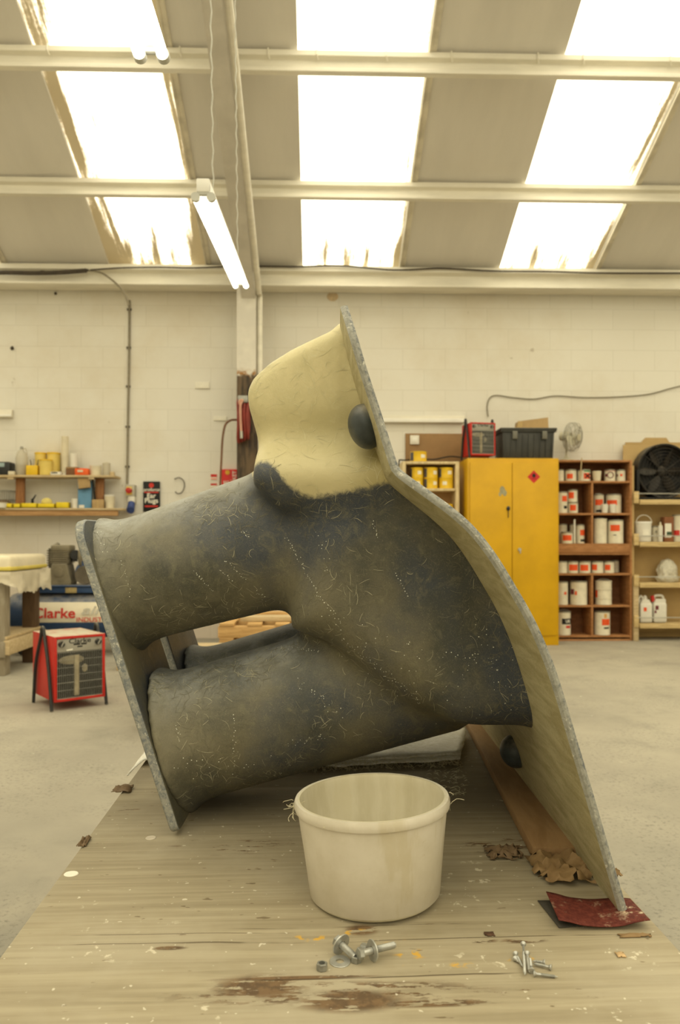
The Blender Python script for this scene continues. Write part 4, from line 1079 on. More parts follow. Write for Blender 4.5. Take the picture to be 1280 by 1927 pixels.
# clear jug with liquid
r, h = sz(22, YI)/2, sz(54, YI)
t = thing('solvent_jug', 'tall translucent plastic jug half full of grey liquid on the upper shelf', 'jug', at(41, ZU))
m = Mat('translucent_plastic', 0.25, 0, 0.5); m.color(S(206, 198, 178)); m.b.inputs['Alpha'].default_value = 0.55; M_CLR = m.m
MB().lathe([(0, 0), (r*0.95, 0), (r, 0.01), (r, h*0.62), (r*0.8, h*0.78), (r*0.25, h*0.9), (r*0.22, h*0.93)], seg=24).build('body', M_CLR, t)
MB().lathe([(0, 0.004), (r*0.93, 0.004), (r*0.95, h*0.38), (0, h*0.38)], seg=24).build('liquid', paint('grey_liquid', (164, 150, 128), 0.3, 0.05, 5), t)
MB().cyl((0, 0, h*0.92), (0, 0, h*1.0), r*0.28, r*0.26, 14).build('cap', M_GRYP, t)
MB().tube(catmull([(r*0.25, 0, h*0.92), (r*0.7, 0, h*0.93), (r*0.85, 0, h*0.8), (r*0.82, 0, h*0.72)], 5), 0.008, 8).build('handle', M_CLR, t)
t, w_, h_ = ibox('brush_tub', 'square yellow tub full of brush handles on the upper shelf', 'tub', 52.5, 73, 875, 893, ZU, 0.1, M_YCAN, 'tub', Y=YS+0.06)
for k in range(5): MB().cyl((-0.035+0.017*k, 0.01*(-1)**k, h_*0.8), (-0.045+0.022*k, 0.02*(-1)**k, h_*(1.5+0.12*(k % 3))), 0.006, 0.004, 8).build('brush_handle', (M_CRM, M_BLK, M_GRYP)[k % 3], t)
def yellow_pot(px0, px1, py0, label, Y, dark=False):
    t, r, h = tub('yellow_container', label, 'container', px0, px1, py0, 893, ZU, paint('pale_yellow', (222, 196, 104), 0.45, 0.06, 9), None, taper=0.96, Y=Y)
    MB().lathe([(r*0.99, h*0.93), (r*1.03, h*0.93), (r*1.03, h), (r*0.9, h*1.005), (0, h*1.005)], seg=24).build('lid', M_YCAN, t)
yellow_pot(74.5, 98, 864, 'plain pale yellow pot standing in front of two taller yellow containers', YS+0.06)
yellow_pot(66, 87, 849, 'tall yellow container mostly hidden behind the pale yellow pot', YS+0.188)
yellow_pot(89, 113.5, 849, 'tall yellow container beside the cream tube, behind the pale yellow pot', YS+0.188)
t, w_, h_ = ibox('stapler_box', 'low white box with black slot on the front edge of the upper shelf', 'box', 97, 116, 887, 893, ZU, 0.07, M_WHT, 'case', Y=YS+0.04)
MB().box((-0.01, -0.034, h_*0.72), (w_*0.6, 0.006, h_*0.34), bev=0.001).build('slot', M_BLKD, t)
t = thing('cardboard_tube', 'tall cream cardboard tube standing on end on the upper shelf', 'tube', at(122.5, ZU, YS+0.14)); h = sz(74, YI); r = sz(13, YI)/2
MB().lathe([(r, 0), (r, h), (r*0.86, h), (r*0.86, 0.01), (0, 0.01)], seg=24).build('wall', M_CRM, t); MB().lathe([(0, 0.002), (r*1.02, 0.002), (r*1.02, 0.03)], seg=24).build('end_cap', M_STEEL, t)
t, w_, h_ = ibox('brown_carton', 'dark brown carton under a white paper roll on the upper shelf', 'box', 128, 147.5, 877, 893, ZU, 0.13, paint('brown_card', (118, 84, 56), 0.8, 0.1, 7), Y=YS+0.13)
MB().box((0, -0.066, h_*0.9), (w_, 0.003, h_*0.1)).build('flap', M_CARD, t)
zc = ZU+h_+0.001
t = thing('paper_roll', 'white paper roll standing on the dark brown carton', 'paper roll', at(139, zc, YS+0.13)); r, h = sz(13, YI)/2, sz(26, YI)
MB().lathe([(r*0.35, 0), (r, 0), (r, h), (r*0.35, h)], seg=20, close=True).build('paper', M_WHT, t); MB().lathe([(r*0.34, 0.0), (r*0.34, h*1.02), (r*0.28, h*1.02), (r*0.28, 0)], seg=16, close=True).build('core', M_CARD, t)
t, w_, h_ = ibox('orange_toolbox', 'small bright orange box on the upper shelf', 'box', 143.5, 168, 880.5, 893, ZU, 0.1, paint('bright_orange', (228, 98, 40), 0.45, 0.08, 9), 'case', Y=YS+0.055, bev=0.008)
MB().box((0, 0, h_*0.98), (w_*0.5, 0.03, 0.012), bev=0.004).build('handle', M_ORG, t); MB().box((-0.01, -0.052, h_*0.6), (w_*0.4, 0.003, h_*0.3)).build('label_plate', M_CRM, t)
tub('white_tub', 'round off-white lidded tub next to the orange box', 'tub', 168.5, 191, 873, 893, ZU, M_CRM, M_WHT, Y=YS+0.1)
t, r, h = tub('spray_bottle', 'clear squat bottle near the end of the upper shelf', 'bottle', 193, 208, 869, 893, ZU, M_CLR, None, taper=0.98, Y=YS+0.12)
MB().cyl((0, 0, h*0.98), (0, 0, h*1.06), r*0.4, seg=12).build('cap', M_CRM, t)
ibox('foam_block', 'small pale block at the very end of the upper shelf', 'block', 208, 215.5, 885.5, 893, ZU, 0.05, M_SHELF, 'block')
# lower tier
t = thing('wire_basket', 'open wire basket of brown oddments at the end of the lower shelf', 'basket', at(6, ZL, YS+0.165)); w_, h_ = sz(34, YI), sz(33, YI)
mb = MB()
for z in (0.005, h_*0.5, h_): mb.tube([(-w_/2, -0.08, z), (w_/2, -0.08, z), (w_/2, 0.08, z), (-w_/2, 0.08, z)], 0.003, 5, closed=True)
for k in range(9):
    x = -w_/2+w_*k/8
    for y in (-0.08, 0.08): mb.tube([(x, y, 0.004), (x, y, h_)], 0.002, 4)
mb.build('wire_frame', M_ZD, t)
MB().ball((0, 0, h_*0.28), (w_*0.42, 0.07, h_*0.26)).build('rag', paint('brown_rag', (132, 108, 82), 0.9, 0.2, 20, bump=0.5), t)
tub('white_tub', 'squat white tub in front of the wire basket on the lower shelf', 'tub', -12, 14, 946, 956, ZL, M_WHT, M_CRM, Y=YS+0.02)
M_TAPE = paint('yellow_tape', (222, 196, 30), 0.45, 0.08, 10)
def tape_roll(px0, px1, py0, label, tall=False, Y=YS+0.06, rz=0.0):
    w_, h_ = sz(px1-px0, Y), sz(956-py0, Y); r = w_/2
    t = thing('tape_tray', label, 'tray', at((px0+px1)/2, ZL, Y), rz)
    MB().box((0, 0, 0.006), (w_, 0.11, 0.012), bev=0.003).box((0, -0.05, h_/2), (w_, 0.01, h_), bev=0.003).box((0, 0.05, h_/2), (w_, 0.01, h_), bev=0.003).box((-w_/2+0.005, 0, h_/2), (0.01, 0.11, h_), bev=0.003).box((w_/2-0.005, 0, h_/2), (0.01, 0.11, h_), bev=0.003).build('tray', M_TAPE, t)
    return t, w_, h_
def put_in(t, w_, h_, mat, k):
    for i in range(k): MB().box((-w_*0.3+w_*0.6*i/max(1, k-1), 0.0, h_*0.55), (w_*0.18, 0.07, h_*0.75), rot=0.3*i, bev=0.004).build('offcut', mat, t)
t, w_, h_ = tape_roll(15, 27, 947.5, 'smallest yellow tray on the lower shelf, beside the white tub'); put_in(t, w_, h_, M_BLK, 2)
t, w_, h_ = tape_roll(28.5, 42, 948, 'small yellow tray standing under the shelf upright'); put_in(t, w_, h_, M_CRM, 2)
t, w_, h_ = tape_roll(43.5, 73, 947, 'wide yellow tray with a dark tool sticking out'); put_in(t, w_, h_, M_TAPE, 3)
t, w_, h_ = tape_roll(74, 106, 947.5, 'wide yellow tray with a pale lump showing above it'); 
t, w_, h_ = tape_roll(108, 131, 945, 'tilted yellow tray with dark contents at the end of the row of trays', rz=0.12); put_in(t, w_, h_, M_BLK, 3)
t = thing('hand_tool', 'dark spray gun lying upright in the wide yellow tray', 'tool', at(61, ZL+0.012, YS+0.06))
MB().cyl((0, 0, 0), (0, 0, 0.085), 0.015, 0.012, 10).build('body', M_BLKD, t); MB().cyl((0, 0, 0.07), (0.035, 0, 0.125), 0.01, 0.006, 8).build('handle', M_BLKD, t)
t = thing('sponge', 'pale yellow rounded sponge in the second wide yellow tray', 'sponge', at(88, ZL+0.013, YS+0.06)); MB().ball((0, 0, 0.048), (0.055, 0.03, 0.046), seg=14).build('foam', paint('sponge_yellow', (216, 200, 120), 0.9, 0.1, 40), t)
tub('white_cup', 'small white paper cup between the yellow trays and the blue pad', 'cup', 135, 146.5, 938, 956, ZL, M_WHT, None, taper=0.8, Y=YS+0.06)
t, w_, h_ = ibox('blue_pad', 'upright blue wiping pad pack leaning on the shelf upright', 'pad', 148, 173, 905, 956, ZL, 0.05, paint('sky_blue', (104, 152, 190), 0.6, 0.08, 6), 'pack', Y=YS+0.1, bev=0.006)
MB().box((-0.03, -0.026, 0.02), (w_*0.4, 0.003, 0.03)).build('label_plate', M_WHT, t)
a = at(158.5, ZU-0.025, YS+0.035)
t = thing('hanging_carton', 'tan cardboard flap sticking down under the upper shelf over the blue pad', 'cardboard', a)
MB().box((0, 0, -sz(10, YI)), (sz(22, YI), 0.012, sz(19, YI)), rot=Matrix.Rotation(-0.08, 4, 'Y'), bev=0.002).build('flap', M_CARD, t); MB().box((0.0, -0.008, -sz(20, YI)), (sz(22, YI), 0.01, 0.008), rot=Matrix.Rotation(-0.14, 4, 'Y')).build('folded_edge', M_BLKD, t)
a, b = at(181, ZL, YS+0.075), at(174, ZU-0.03, YS+0.055); t = thing('black_rod', 'thin black rod leaning under the upper shelf beside the upright', 'rod', a)
MB().cyl((0, 0, 0.004), b-a, 0.011, 0.010, 10).build('shaft', M_BLKD, t); MB().cyl((0, 0, 0), (b-a)*0.08, 0.013, seg=10).build('ferrule', M_BLK, t)
t, w_, h_ = ibox('brown_carton', 'small plain tan carton on the lower shelf in front of the upright', 'box', 174.5, 195.5, 940, 956, ZL, 0.05, M_CARD, Y=YS+0.03)
MB().box((0, -0.026, h_*0.5), (w_*0.1, 0.002, h_)).build('tape', M_MDF, t)
t, r, h = tub('white_tub', 'white bucket with lid at the end of the lower shelf', 'tub', 196.5, 216, 931, 956, ZL, M_CRM, M_WHT, handle=False, Y=YS+0.1)

# ------------------------------------------------------------ compressor
YC2 = 7.0
M_TANK = paint('tank_blue', (50, 74, 112), 0.4, 0.15, 6, dust=0.55)
a = Wp(8, 1150, YC2); b = Wp(300, 1150, YC2); R_ = 0.205; zc = 0.352
t = thing('air_compressor', 'blue horizontal tank air compressor with cream label band and cast pump on top', 'compressor', ((a.x+b.x)/2, YC2+0.2, 0)); og = t.location.copy(); Lh = (b.x-a.x)/2
RX = Matrix.Rotation(PI/2, 4, 'Y')
MB().lathe([(0, -Lh-0.07), (R_*0.6, -Lh-0.05), (R_*0.92, -Lh+0.01), (R_, -Lh+0.06), (R_, Lh-0.06), (R_*0.92, Lh-0.01), (R_*0.6, Lh+0.05), (0, Lh+0.07)], Matrix.Translation((0, 0, zc)) @ RX, seg=48).build('tank', M_TANK, t)
xL, xR_ = Wp(63, 1150, YC2).x-og.x, Lh-0.1
mb = MB(); n = 14; pts = []
a0, a1 = math.radians(-14), math.radians(38)
for i in range(n+1):
    an = a0+(a1-a0)*i/n; pts.append((-math.cos(an)*(R_+0.0015), zc+math.sin(an)*(R_+0.0015)))
for i in range(n): mb.quad((xL, *pts[i]), (xR_, *pts[i]), (xR_, *pts[i+1]), (xL, *pts[i+1]))
mb.build('label_band', paint('label_cream', (226, 216, 192), 0.5, 0.06, 5, dust=0.2), t)
an = math.radians(7); yy, zz2 = -math.cos(an)*(R_+0.0045), zc+math.sin(an)*(R_+0.0045)
cxl = lambda px: Wp(px, 1150, YC2).x-og.x
text('Clarke', 0.125, M_REDI, t, (cxl(102), yy, zz2+0.004), rot=(PI/2-an, 0, 0), bold=0.0025, sx=1.12)
text('air', 0.115, paint('grey_ink', (186, 182, 168), 0.6, 0.05, 9), t, (cxl(172), yy+0.003, zz2+0.03), rot=(PI/2-an-0.15, 0, 0), bold=0.002, sx=1.5, shear=0.3)
text('INDUSTRIAL', 0.056, M_REDI, t, (cxl(182), yy, zz2-0.052), rot=(PI/2-an+0.05, 0, 0), bold=0.0005, sx=1.15)
# saddle plate
zs = zc+R_
MB().box((0.06, 0, zs+0.03), (Lh*1.75, 0.28, 0.055), bev=0.006).box((0.06, 0, zs+0.065), (Lh*1.8, 0.32, 0.014), bev=0.003).build('saddle', M_TANK, t)
pz = zs+0.072
MB().box((cxl(130), -0.145, zs+0.028), (0.10, 0.006, 0.05), bev=0.002).box((cxl(130), -0.149, zs+0.028), (0.07, 0.002, 0.03)).build('rating_plate', paint('brass_plate', (168, 150, 104), 0.5, 0.3, 60), t)
M_CAST = paint('dusty_cast_iron', (122, 114, 94), 0.6, 0.15, 10, dust=0.4)
kx = cxl(105)
MB().prism([(-0.115, 0), (0.095, 0), (0.10, 0.03), (0.062, 0.19), (-0.07, 0.19)], -0.10, 0.10, 'y', Matrix.Translation((kx, 0, pz))).build('crankcase', M_CAST, t, bev=0.006)
MB().cyl((kx-0.005, -0.10, pz+0.115), (kx-0.005, -0.108, pz+0.115), 0.042, seg=24).cyl((kx-0.005, -0.1, pz+0.045), (kx-0.005, -0.106, pz+0.045), 0.011, seg=10).build('cover_plate', M_CAST, t)
mb = MB()
for k in range(6): mb.box((kx-0.005, 0, pz+0.2+k*0.019), (0.165+0.006*(k % 2), 0.19, 0.010), bev=0.002)
mb.box((kx-0.005, 0, pz+0.25), (0.13, 0.15, 0.12)); mb.build('cylinder', M_CAST, t)
MB().box((kx+0.0, 0, pz+0.33), (0.17, 0.19, 0.06), bev=0.016).build('cylinder_head', M_CAST, t)
mb = MB(); fx = cxl(87)
for k in range(7): mb.cyl((fx, -0.03, pz+0.17+k*0.022), (fx, -0.03, pz+0.182+k*0.022), 0.05, seg=18)
mb.cyl((fx, -0.03, pz+0.15), (fx, -0.03, pz+0.33), 0.036, seg=16); mb.cyl((fx+0.01, -0.03, pz+0.33), (fx+0.05, -0.0, pz+0.36), 0.03, seg=12); mb.build('air_filter', paint('filter_dark', (84, 78, 64), 0.6, 0.2, 10, dust=0.4), t)
MB().cyl((fx, -0.02, pz+0.15), (fx+0.01, -0.01, pz+0.0), 0.022, 0.018, 12).build('breather', M_BLK, t)
hx = cxl(131)
MB().cyl((hx, -0.02, pz+0.27), (hx+0.01, -0.06, pz+0.27), 0.045, seg=18).cyl((hx-0.02, 0.0, pz+0.21), (hx-0.02, 0.0, pz+0.3), 0.03, seg=12).build('pressure_switch', M_BLK, t)
MB().lathe([(0, 0), (0.115, 0), (0.12, 0.012), (0.115, 0.024), (0, 0.024)], Matrix.Translation((cxl(139), 0.03, pz+0.255)) @ Matrix.Rotation(PI/2, 4, 'Y'), seg=28).build('flywheel', M_CAST, t)
mx = cxl(156)
MB().cyl((mx-0.02, 0.1, pz+0.115), (mx-0.02, -0.05, pz+0.115), 0.095, seg=28).box((mx-0.0, 0.03, pz+0.19), (0.15, 0.13, 0.06), bev=0.01).build('motor', paint('motor_blue', (70, 86, 118), 0.45, 0.15, 10, dust=0.7), t)
M_PUL = paint('pulley_iron', (96, 88, 74), 0.6, 0.2, 16)
MB().lathe([(0, 0.02), (0.06, 0.02), (0.066, 0.0), (0.083, 0.0), (0.086, 0.02), (0.083, 0.045), (0, 0.045)], Matrix.Translation((mx-0.02, -0.05, pz+0.088)) @ Matrix.Rotation(PI/2, 4, 'X'), seg=32).build('pulley', M_PUL, t)
MB().tube(catmull([(fx-0.08, 0, pz+0.03), (fx-0.05, -0.02, pz+0.03), (fx-0.012, -0.02, pz+0.08), (fx, -0.02, pz+0.13)], 5), 0.007, 6).build('copper_pipe', M_BLK, t)
for sx in (-0.75, 0.75):
    MB().cyl((sx*Lh, -0.16, 0.09), (sx*Lh, -0.11, 0.09), 0.09, seg=24).build('wheel', M_BLK, t); MB().cyl((sx*Lh, 0.11, 0.09), (sx*Lh, 0.16, 0.09), 0.09, seg=24).build('wheel', M_BLK, t)
    MB().box((sx*Lh, 0, 0.145), (0.06, 0.26, 0.12), bev=0.005).build('foot_bracket', M_TANK, t)

# ------------------------------------------------------------ fan heaters
def heater(label, loc, rz, w_, dpt, h_, z0, name, prefix='Clarke'):
    t = thing(name, label, 'heater', loc, rz)
    zt_ = z0+h_; cz = z0+h_/2; e = 0.016*w_/0.3; pan = h_*0.2
    MB().box((0, 0, cz), (w_-0.004, dpt, h_), bev=0.004).build('casing', M_REDP, t)
    yf = -dpt/2
    mb = MB()
    for x in (-w_/2+e/2, w_/2-e/2): mb.box((x, yf-0.006, cz), (e, 0.014, h_), bev=0.002)
    for z in (z0+e/2, zt_-e/2): mb.box((0, yf-0.006, z), (w_-2*e, 0.014, e), bev=0.002)
    mb.build('front_frame', M_REDP, t)
    MB().box((0, yf-0.003, zt_-e-pan/2), (w_-2*e, 0.008, pan), bev=0.001).build('control_panel', M_GRYP, t)
    MB().box((0, yf-0.001, (z0+e+zt_-e-pan)/2), (w_-2*e, 0.004, h_-2*e-pan)).build('inner_duct', M_BLKD, t)
    hb, zb = h_-2*e-pan, z0+e
    MB().cyl((-0.02, yf-0.002, zb+hb*0.05), (-0.02, yf-0.002, zb+hb*0.92), w_*0.055, seg=14).ball((-0.05, yf-0.002, zb+hb*0.82), (w_*0.26, 0.004, hb*0.10)).ball((w_*0.1, yf-0.002, zb+hb*0.62), (w_*0.06, 0.004, hb*0.09)).build('fan_motor', paint('dusty_motor', (150, 140, 116), 0.6, 0.25, 14), t)
    mb = MB()
    for k in range(25):
        x = -w_/2+e+0.004+(w_-2*e-0.008)*k/24; mb.box((x, yf-0.011, zb+hb/2), (0.0014, 0.003, hb))
    for k in range(7):
        z = zb+0.004+(hb-0.008)*k/6; mb.box((0, yf-0.0105, z), (w_-2*e, 0.003, 0.0016 if k != 2 else 0.003))
    mb.build('grille', M_GALV, t)
    for sx in (-0.36, 0.36):
        kn = MB().cyl((sx*w_, yf-0.007, zt_-e-pan*0.38), (sx*w_, yf-0.026, zt_-e-pan*0.38), w_*0.062, w_*0.052, 18).build('knob', M_BLK, t)
        MB().box((sx*w_, yf-0.028, zt_-e-pan*0.38), (0.006, 0.008, w_*0.1), rot=Matrix.Rotation(0.5, 4, 'Y')).build('pointer', M_GRYP, kn)
    text(prefix, w_*0.13, M_INK, t, (0, yf-0.008, zt_-e-pan*0.22), bold=0.0003, sx=1.25)
    if h_ > 0.37:
        MB().box((-w_*0.06, yf-0.0078, zt_-e-pan*0.47), (w_*0.13, 0.001, w_*0.03)).box((w_*0.08, yf-0.0078, zt_-e-pan*0.47), (w_*0.11, 0.001, w_*0.03)).box((0, yf-0.0078, zt_-e-pan*0.66), (w_*0.1, 0.001, w_*0.026)).build('small_print', M_INK, t)
        MB().box((-w_*0.2, yf-0.0078, zt_-e-pan*0.86), (w_*0.12, 0.001, 0.008), rot=Matrix.Rotation(-0.1, 4, 'Y')).build('sticker', M_WHTI, t)
    for sx in (-1, 1):                          # bent tube stands: two legs joined by a loop on top
        x = sx*(w_/2+0.012); yA, yB = -dpt*0.46, dpt*0.30; tp = zt_+0.03
        pts = catmull([(x, yA-0.02, 0.004), (x, yA+dpt*0.10, cz), (x, yA+dpt*0.27, zt_-0.02), (x, yA+dpt*0.33, tp+0.006), (x, yA+dpt*0.40, tp+0.008), (x, yA+dpt*0.46, zt_-0.02), (x, yB-dpt*0.06, cz), (x, yB+0.02, 0.004)], 5)
        MB().tube(pts, 0.0105, 8).build('stand', M_BLK, t)
    return t
f0 = Fp(130, 1334)
heater('red fan heater with grey panel and wire grille standing on the floor', (Cp(128, 1300, 4.95).x, Cp(128, 1300, 4.95).y, 0), math.radians(37), 0.315, 0.40, 0.395, 0.055, 'fan_heater')

# ------------------------------------------------------------ trestle with wrapped slab
M_TRS = wood('dusty_trestle', (158, 149, 130), axis=(4, 4, 1)); M_TRD = wood('dark_trestle', (92, 72, 52), axis=(4, 4, 1))
a = Fp(9, 1270); fx0 = Wp(-70, 1200, 6.0).x; xr2 = Wp(17, 1200, 6.0).x
t = thing('trestle_table', 'dusty rough timber trestle table under the polythene wrapped slab', 'table', (xr2, 6.0, 0)); og = t.location.copy()
for x, y, m_ in ((-0.09, 0.06, M_TRS), (-0.09, 0.70, M_TRD), (-1.1, 0.06, M_TRS), (-1.1, 0.70, M_TRS)):
    MB().box((x, y, 0.38), (0.11, 0.11, 0.76), bev=0.006).build('leg', m_, t)
MB().box((-0.62, 0.0, 0.20), (1.20, 0.045, 0.12), bev=0.005).build('rail', M_TRS, t)
MB().box((-0.012, 0.38, 0.215), (0.045, 0.80, 0.11), bev=0.005).build('rail', M_SHELF, t)
MB().box((-0.60, 0.38, 0.285), (1.16, 0.74, 0.024), bev=0.004).build('lower_shelf', M_SHELF, t)
MB().box((-0.61, 0.38, 0.775), (1.24, 0.80, 0.03), bev=0.004).build('table_top', M_TRS, t)
z0 = 0.792
sl = thing('wrapped_slab', 'thick cream slab with yellow band wrapped in polythene on the trestle table', 'slab', (og.x-0.685, og.y+0.38, z0))
mb = MB(); mb.box((0, 0, 0.0625), (1.40, 0.80, 0.125), bev=0.035, seg=4); o = mb.build('padded_slab', paint('cream_wrap', (228, 218, 190), 0.35, 0.08, 5, bump=0.3), sl)
MB().box((0, 0, 0.022), (1.412, 0.812, 0.034), bev=0.012).build('yellow_band', paint('band_yellow', (214, 196, 96), 0.45, 0.1, 5), sl)
m = Mat('polythene', 0.3, 0, 0.5); m.color(S(226, 216, 190)); m.b.inputs['Alpha'].default_value = 0.72; m.bump(m.noise(7, 5, 0.6), 0.4, 0.02); M_POLY = m.m
dr = thing('polythene_sheet', 'crumpled translucent polythene hanging down from under the wrapped slab', 'sheet', (og.x-0.685, og.y+0.38, z0-0.002))
mb = MB(); bm = mb.bm; per = []
for i in range(46): per.append((-0.715+1.43*i/45, -0.416))
for i in range(1, 30): per.append((0.715, -0.416+0.83*i/29))
cols = []
for k, (x, y) in enumerate(per):
    u = k/len(per); drop = 0.17+0.12*max(0, 1-abs(k-24)/22)+0.06*mnoise.noise(Vector((u*16, 2, 0)))-0.11*max(0, 1-abs(k-43)/5)
    if k > 46: drop = 0.17+0.05*mnoise.noise(Vector((k*0.4, 5, 1)))
    ox, oy = (0, -1) if k < 46 else (1, 0)
    cols.append([bm.verts.new((x+ox*(0.012+0.03*v*(0.6+mnoise.noise(Vector((k*0.33, v*2, 3))))), y+oy*(0.012+0.03*v*(0.6+mnoise.noise(Vector((k*0.33, v*2, 8))))), 0.004-v*drop)) for v in np.linspace(0, 1, 9)])
for c0, c1 in zip(cols, cols[1:]):
    for j in range(8): bm.faces.new((c0[j], c1[j], c1[j+1], c0[j+1]))
o = mb.build('drape', M_POLY, dr, smooth=60)
# ------------------------------------------------------------ pallets seen through the gap
def pallet(label, x, y, z, w_, d_, name='pallet'):
    t = thing(name, label, 'pallet', (x, y, z))
    for k in range(3): MB().box((0, -d_/2+0.05+(d_-0.1)*k/2, 0.05), (w_, 0.095, 0.078), bev=0.003).build('bearer', M_PALLET, t)
    for k in range(6): MB().box((-w_/2+0.06+(w_-0.12)*k/5, 0, 0.1), (0.1, d_, 0.02), bev=0.002).build('deck_board', M_PALLET, t)
    for k in range(3): MB().box((-w_/2+0.06+(w_-0.12)*k/2, 0, 0.0052), (0.1, d_, 0.0096), bev=0.002).build('base_board', M_PALLET, t)
    return t
px_ = Wp(410, 1175, 5.5).x
zz3 = 0.0004
for k, lb in enumerate(('lowest pallet of the stack behind the mould', 'second pallet up in the stack behind the mould', 'third pallet up in the stack behind the mould', 'pale timber pallet topmost of the stack glimpsed between the pipes')):
    pallet(lb, px_+0.55, 5.95, zz3+k*0.1115, 1.1, 0.9)
t = thing('timber_baulk', 'pair of pale timber planks lying on top of the pallet stack', 'timber', (px_+0.62, 5.9, zz3+4*0.1115+0.0008))
MB().box((0, -0.2, 0.018), (0.95, 0.15, 0.034), bev=0.003).build('plank', M_SHELF, t); MB().box((0.03, 0.12, 0.018), (0.95, 0.15, 0.034), bev=0.003).build('plank', M_PALLET, t)
lp = Wp(352, 1225, 4.3)
t = thing('low_platform', 'low pale board platform on the floor behind the far end flange', 'platform', (lp.x+0.1, 4.6, 0))
MB().box((0, 0, 0.36), (0.62, 0.85, 0.03), bev=0.004).build('top_board', M_SHELF, t)
for x in (-0.26, 0.26):
    for y in (-0.36, 0.36): MB().box((x, y, 0.172), (0.07, 0.07, 0.343), bev=0.003).build('leg', M_PALLET, t)
MB().box((0, -0.4, 0.30), (0.6, 0.03, 0.08), bev=0.003).build('apron', wood('dark_apron', (120, 84, 54), axis=(1, 6, 6)), t)
a = Fp(214, 1268)
t = thing('loose_block', 'pale wooden block on the floor between the fan heater and the mould', 'block', (a.x+0.02, a.y+0.2, 0))
MB().box((0, 0, 0.09), (0.07, 0.12, 0.18), bev=0.004).build('block', M_SHELF, t)

# ------------------------------------------------------------ small cream shelf unit with yellow tins
YK = 7.72
xa, xb = Wp(757.5, 900, YK).x, Wp(864.5, 900, YK).x; ztop = Wp(800, 868, YK).z
t = thing('cream_shelf_unit', 'narrow cream shelf unit holding yellow tins beside the yellow cabinet', 'shelf unit', ((xa+xb)/2, YK, 0)); w_ = xb-xa; dk = 0.30
M_CSH = wood('cream_shelving', (222, 204, 162), axis=(6, 6, 1)); M_CSB = paint('tan_back', (196, 160, 112), 0.7, 0.06, 4)
for x in (-w_/2+0.008, w_/2-0.03): MB().box((-w_/2+0.0175 if x < 0 else w_/2-0.0175, dk/2, ztop/2), (0.035, dk, ztop), bev=0.003).build('side_panel', M_CSH, t)
MB().box((0, dk-0.006, ztop/2), (w_-0.02, 0.01, ztop-0.02)).build('back_panel', M_CSB, t)
shz = []
for py in (868, 919, 975, 1040, 1105, 1180):
    z = Wp(800, py, YK).z; shz.append(z)
    MB().box((0, dk/2, z-0.013 if py == 868 else z-0.012), (w_-0.072 if py > 868 else w_-0.002, dk-0.02, 0.024), bev=0.002).build('shelf', M_CSH, t)
def ytin(px0, px1, py0, py1, z, label, turn=0, Y=YK+0.10):
    r, h = sz(px1-px0, Y)/2, sz(py1-py0, Y)
    t = thing('yellow_tin', label, 'tin', at((px0+px1)/2, z, Y), turn, 'yellow tins in the cream unit')
    MB().lathe([(0, 0), (r, 0), (r*1.02, 0.003), (r, 0.007), (r, h-0.007), (r*1.02, h-0.003), (r*0.97, h), (r*0.93, h-0.006), (0, h-0.006)], seg=28).build('can', M_YCAN, t)
    curved(r*1.006, -0.3, 0.3, h*0.35, h*0.68, 'emblem', M_WHTI, t); curved(r*1.004, -1.9, -1.25, h*0.08, h*0.92, 'dark_panel', paint('slate_panel', (86, 84, 92), 0.5, 0.1, 9), t)
    return z+h
def curved(r, a0, a1, z0, z1, name, mat, t, n=8):
    """a patch wrapped round the front of a tin; angle 0 faces the room"""
    mb = MB()
    P = [(r*math.sin(a0+(a1-a0)*i/n), -r*math.cos(a0+(a1-a0)*i/n)) for i in range(n+1)]
    for p, q in zip(P, P[1:]): mb.quad((*p, z0), (*q, z0), (*q, z1), (*p, z1))
    return mb.build(name, mat, t)
zl = shz[1]+0.0005
names = ('first', 'middle', 'last')
for k, (x0, x1, tr) in enumerate(((772, 796.5, 0.1), (797.5, 824, 0.55), (826, 853, -0.35))):
    zn = ytin(x0, x1, 899.5, 919, zl, ('lower yellow tin by the outer side of the cream unit', 'lower yellow tin, middle of its row in the cream unit', 'lower yellow tin beside the yellow cabinet side')[k], tr)
    ytin(x0, x1, 879, 899, zn+0.0006, ('upper yellow tin by the outer side of the cream unit', 'upper yellow tin, middle of its row in the cream unit', 'upper yellow tin with dark panel, beside the yellow cabinet side')[k], tr+(0.25, 0, 0.75)[k])
ytin(772, 803, 849, 868, ztop+0.0008, 'single yellow tin standing on top of the cream unit', 0.5)
ytin(834, 853, 948, 975, shz[2], 'yellow tin on the shelf below, half hidden behind the mould', 0)
# black flex lying across its top
P = catmull([Wp(746, 888, YK-0.07), Wp(755, 868, YK-0.035), Wp(763, 866, YK+0.12), Wp(769, 865, YK+0.215), Wp(790, 864.5, YK+0.235)+Vector((0, 0, 0)), Wp(818, 864.5, YK+0.235), Wp(835, 861, YK+0.2), Wp(850, 859, YK+0.24), Wp(868, 861, YK+0.24)], 6)
P = [Vector((p[0], p[1], max(p[2], ztop+0.009) if p[1] > YK-0.06 else p[2])) for p in P]
t = thing('black_flex', 'black flex trailing over the top of the cream shelf unit', 'cable', P[0]); MB().tube([p-P[0] for p in P], 0.007, 7).build('sheath', M_BLKD, t)

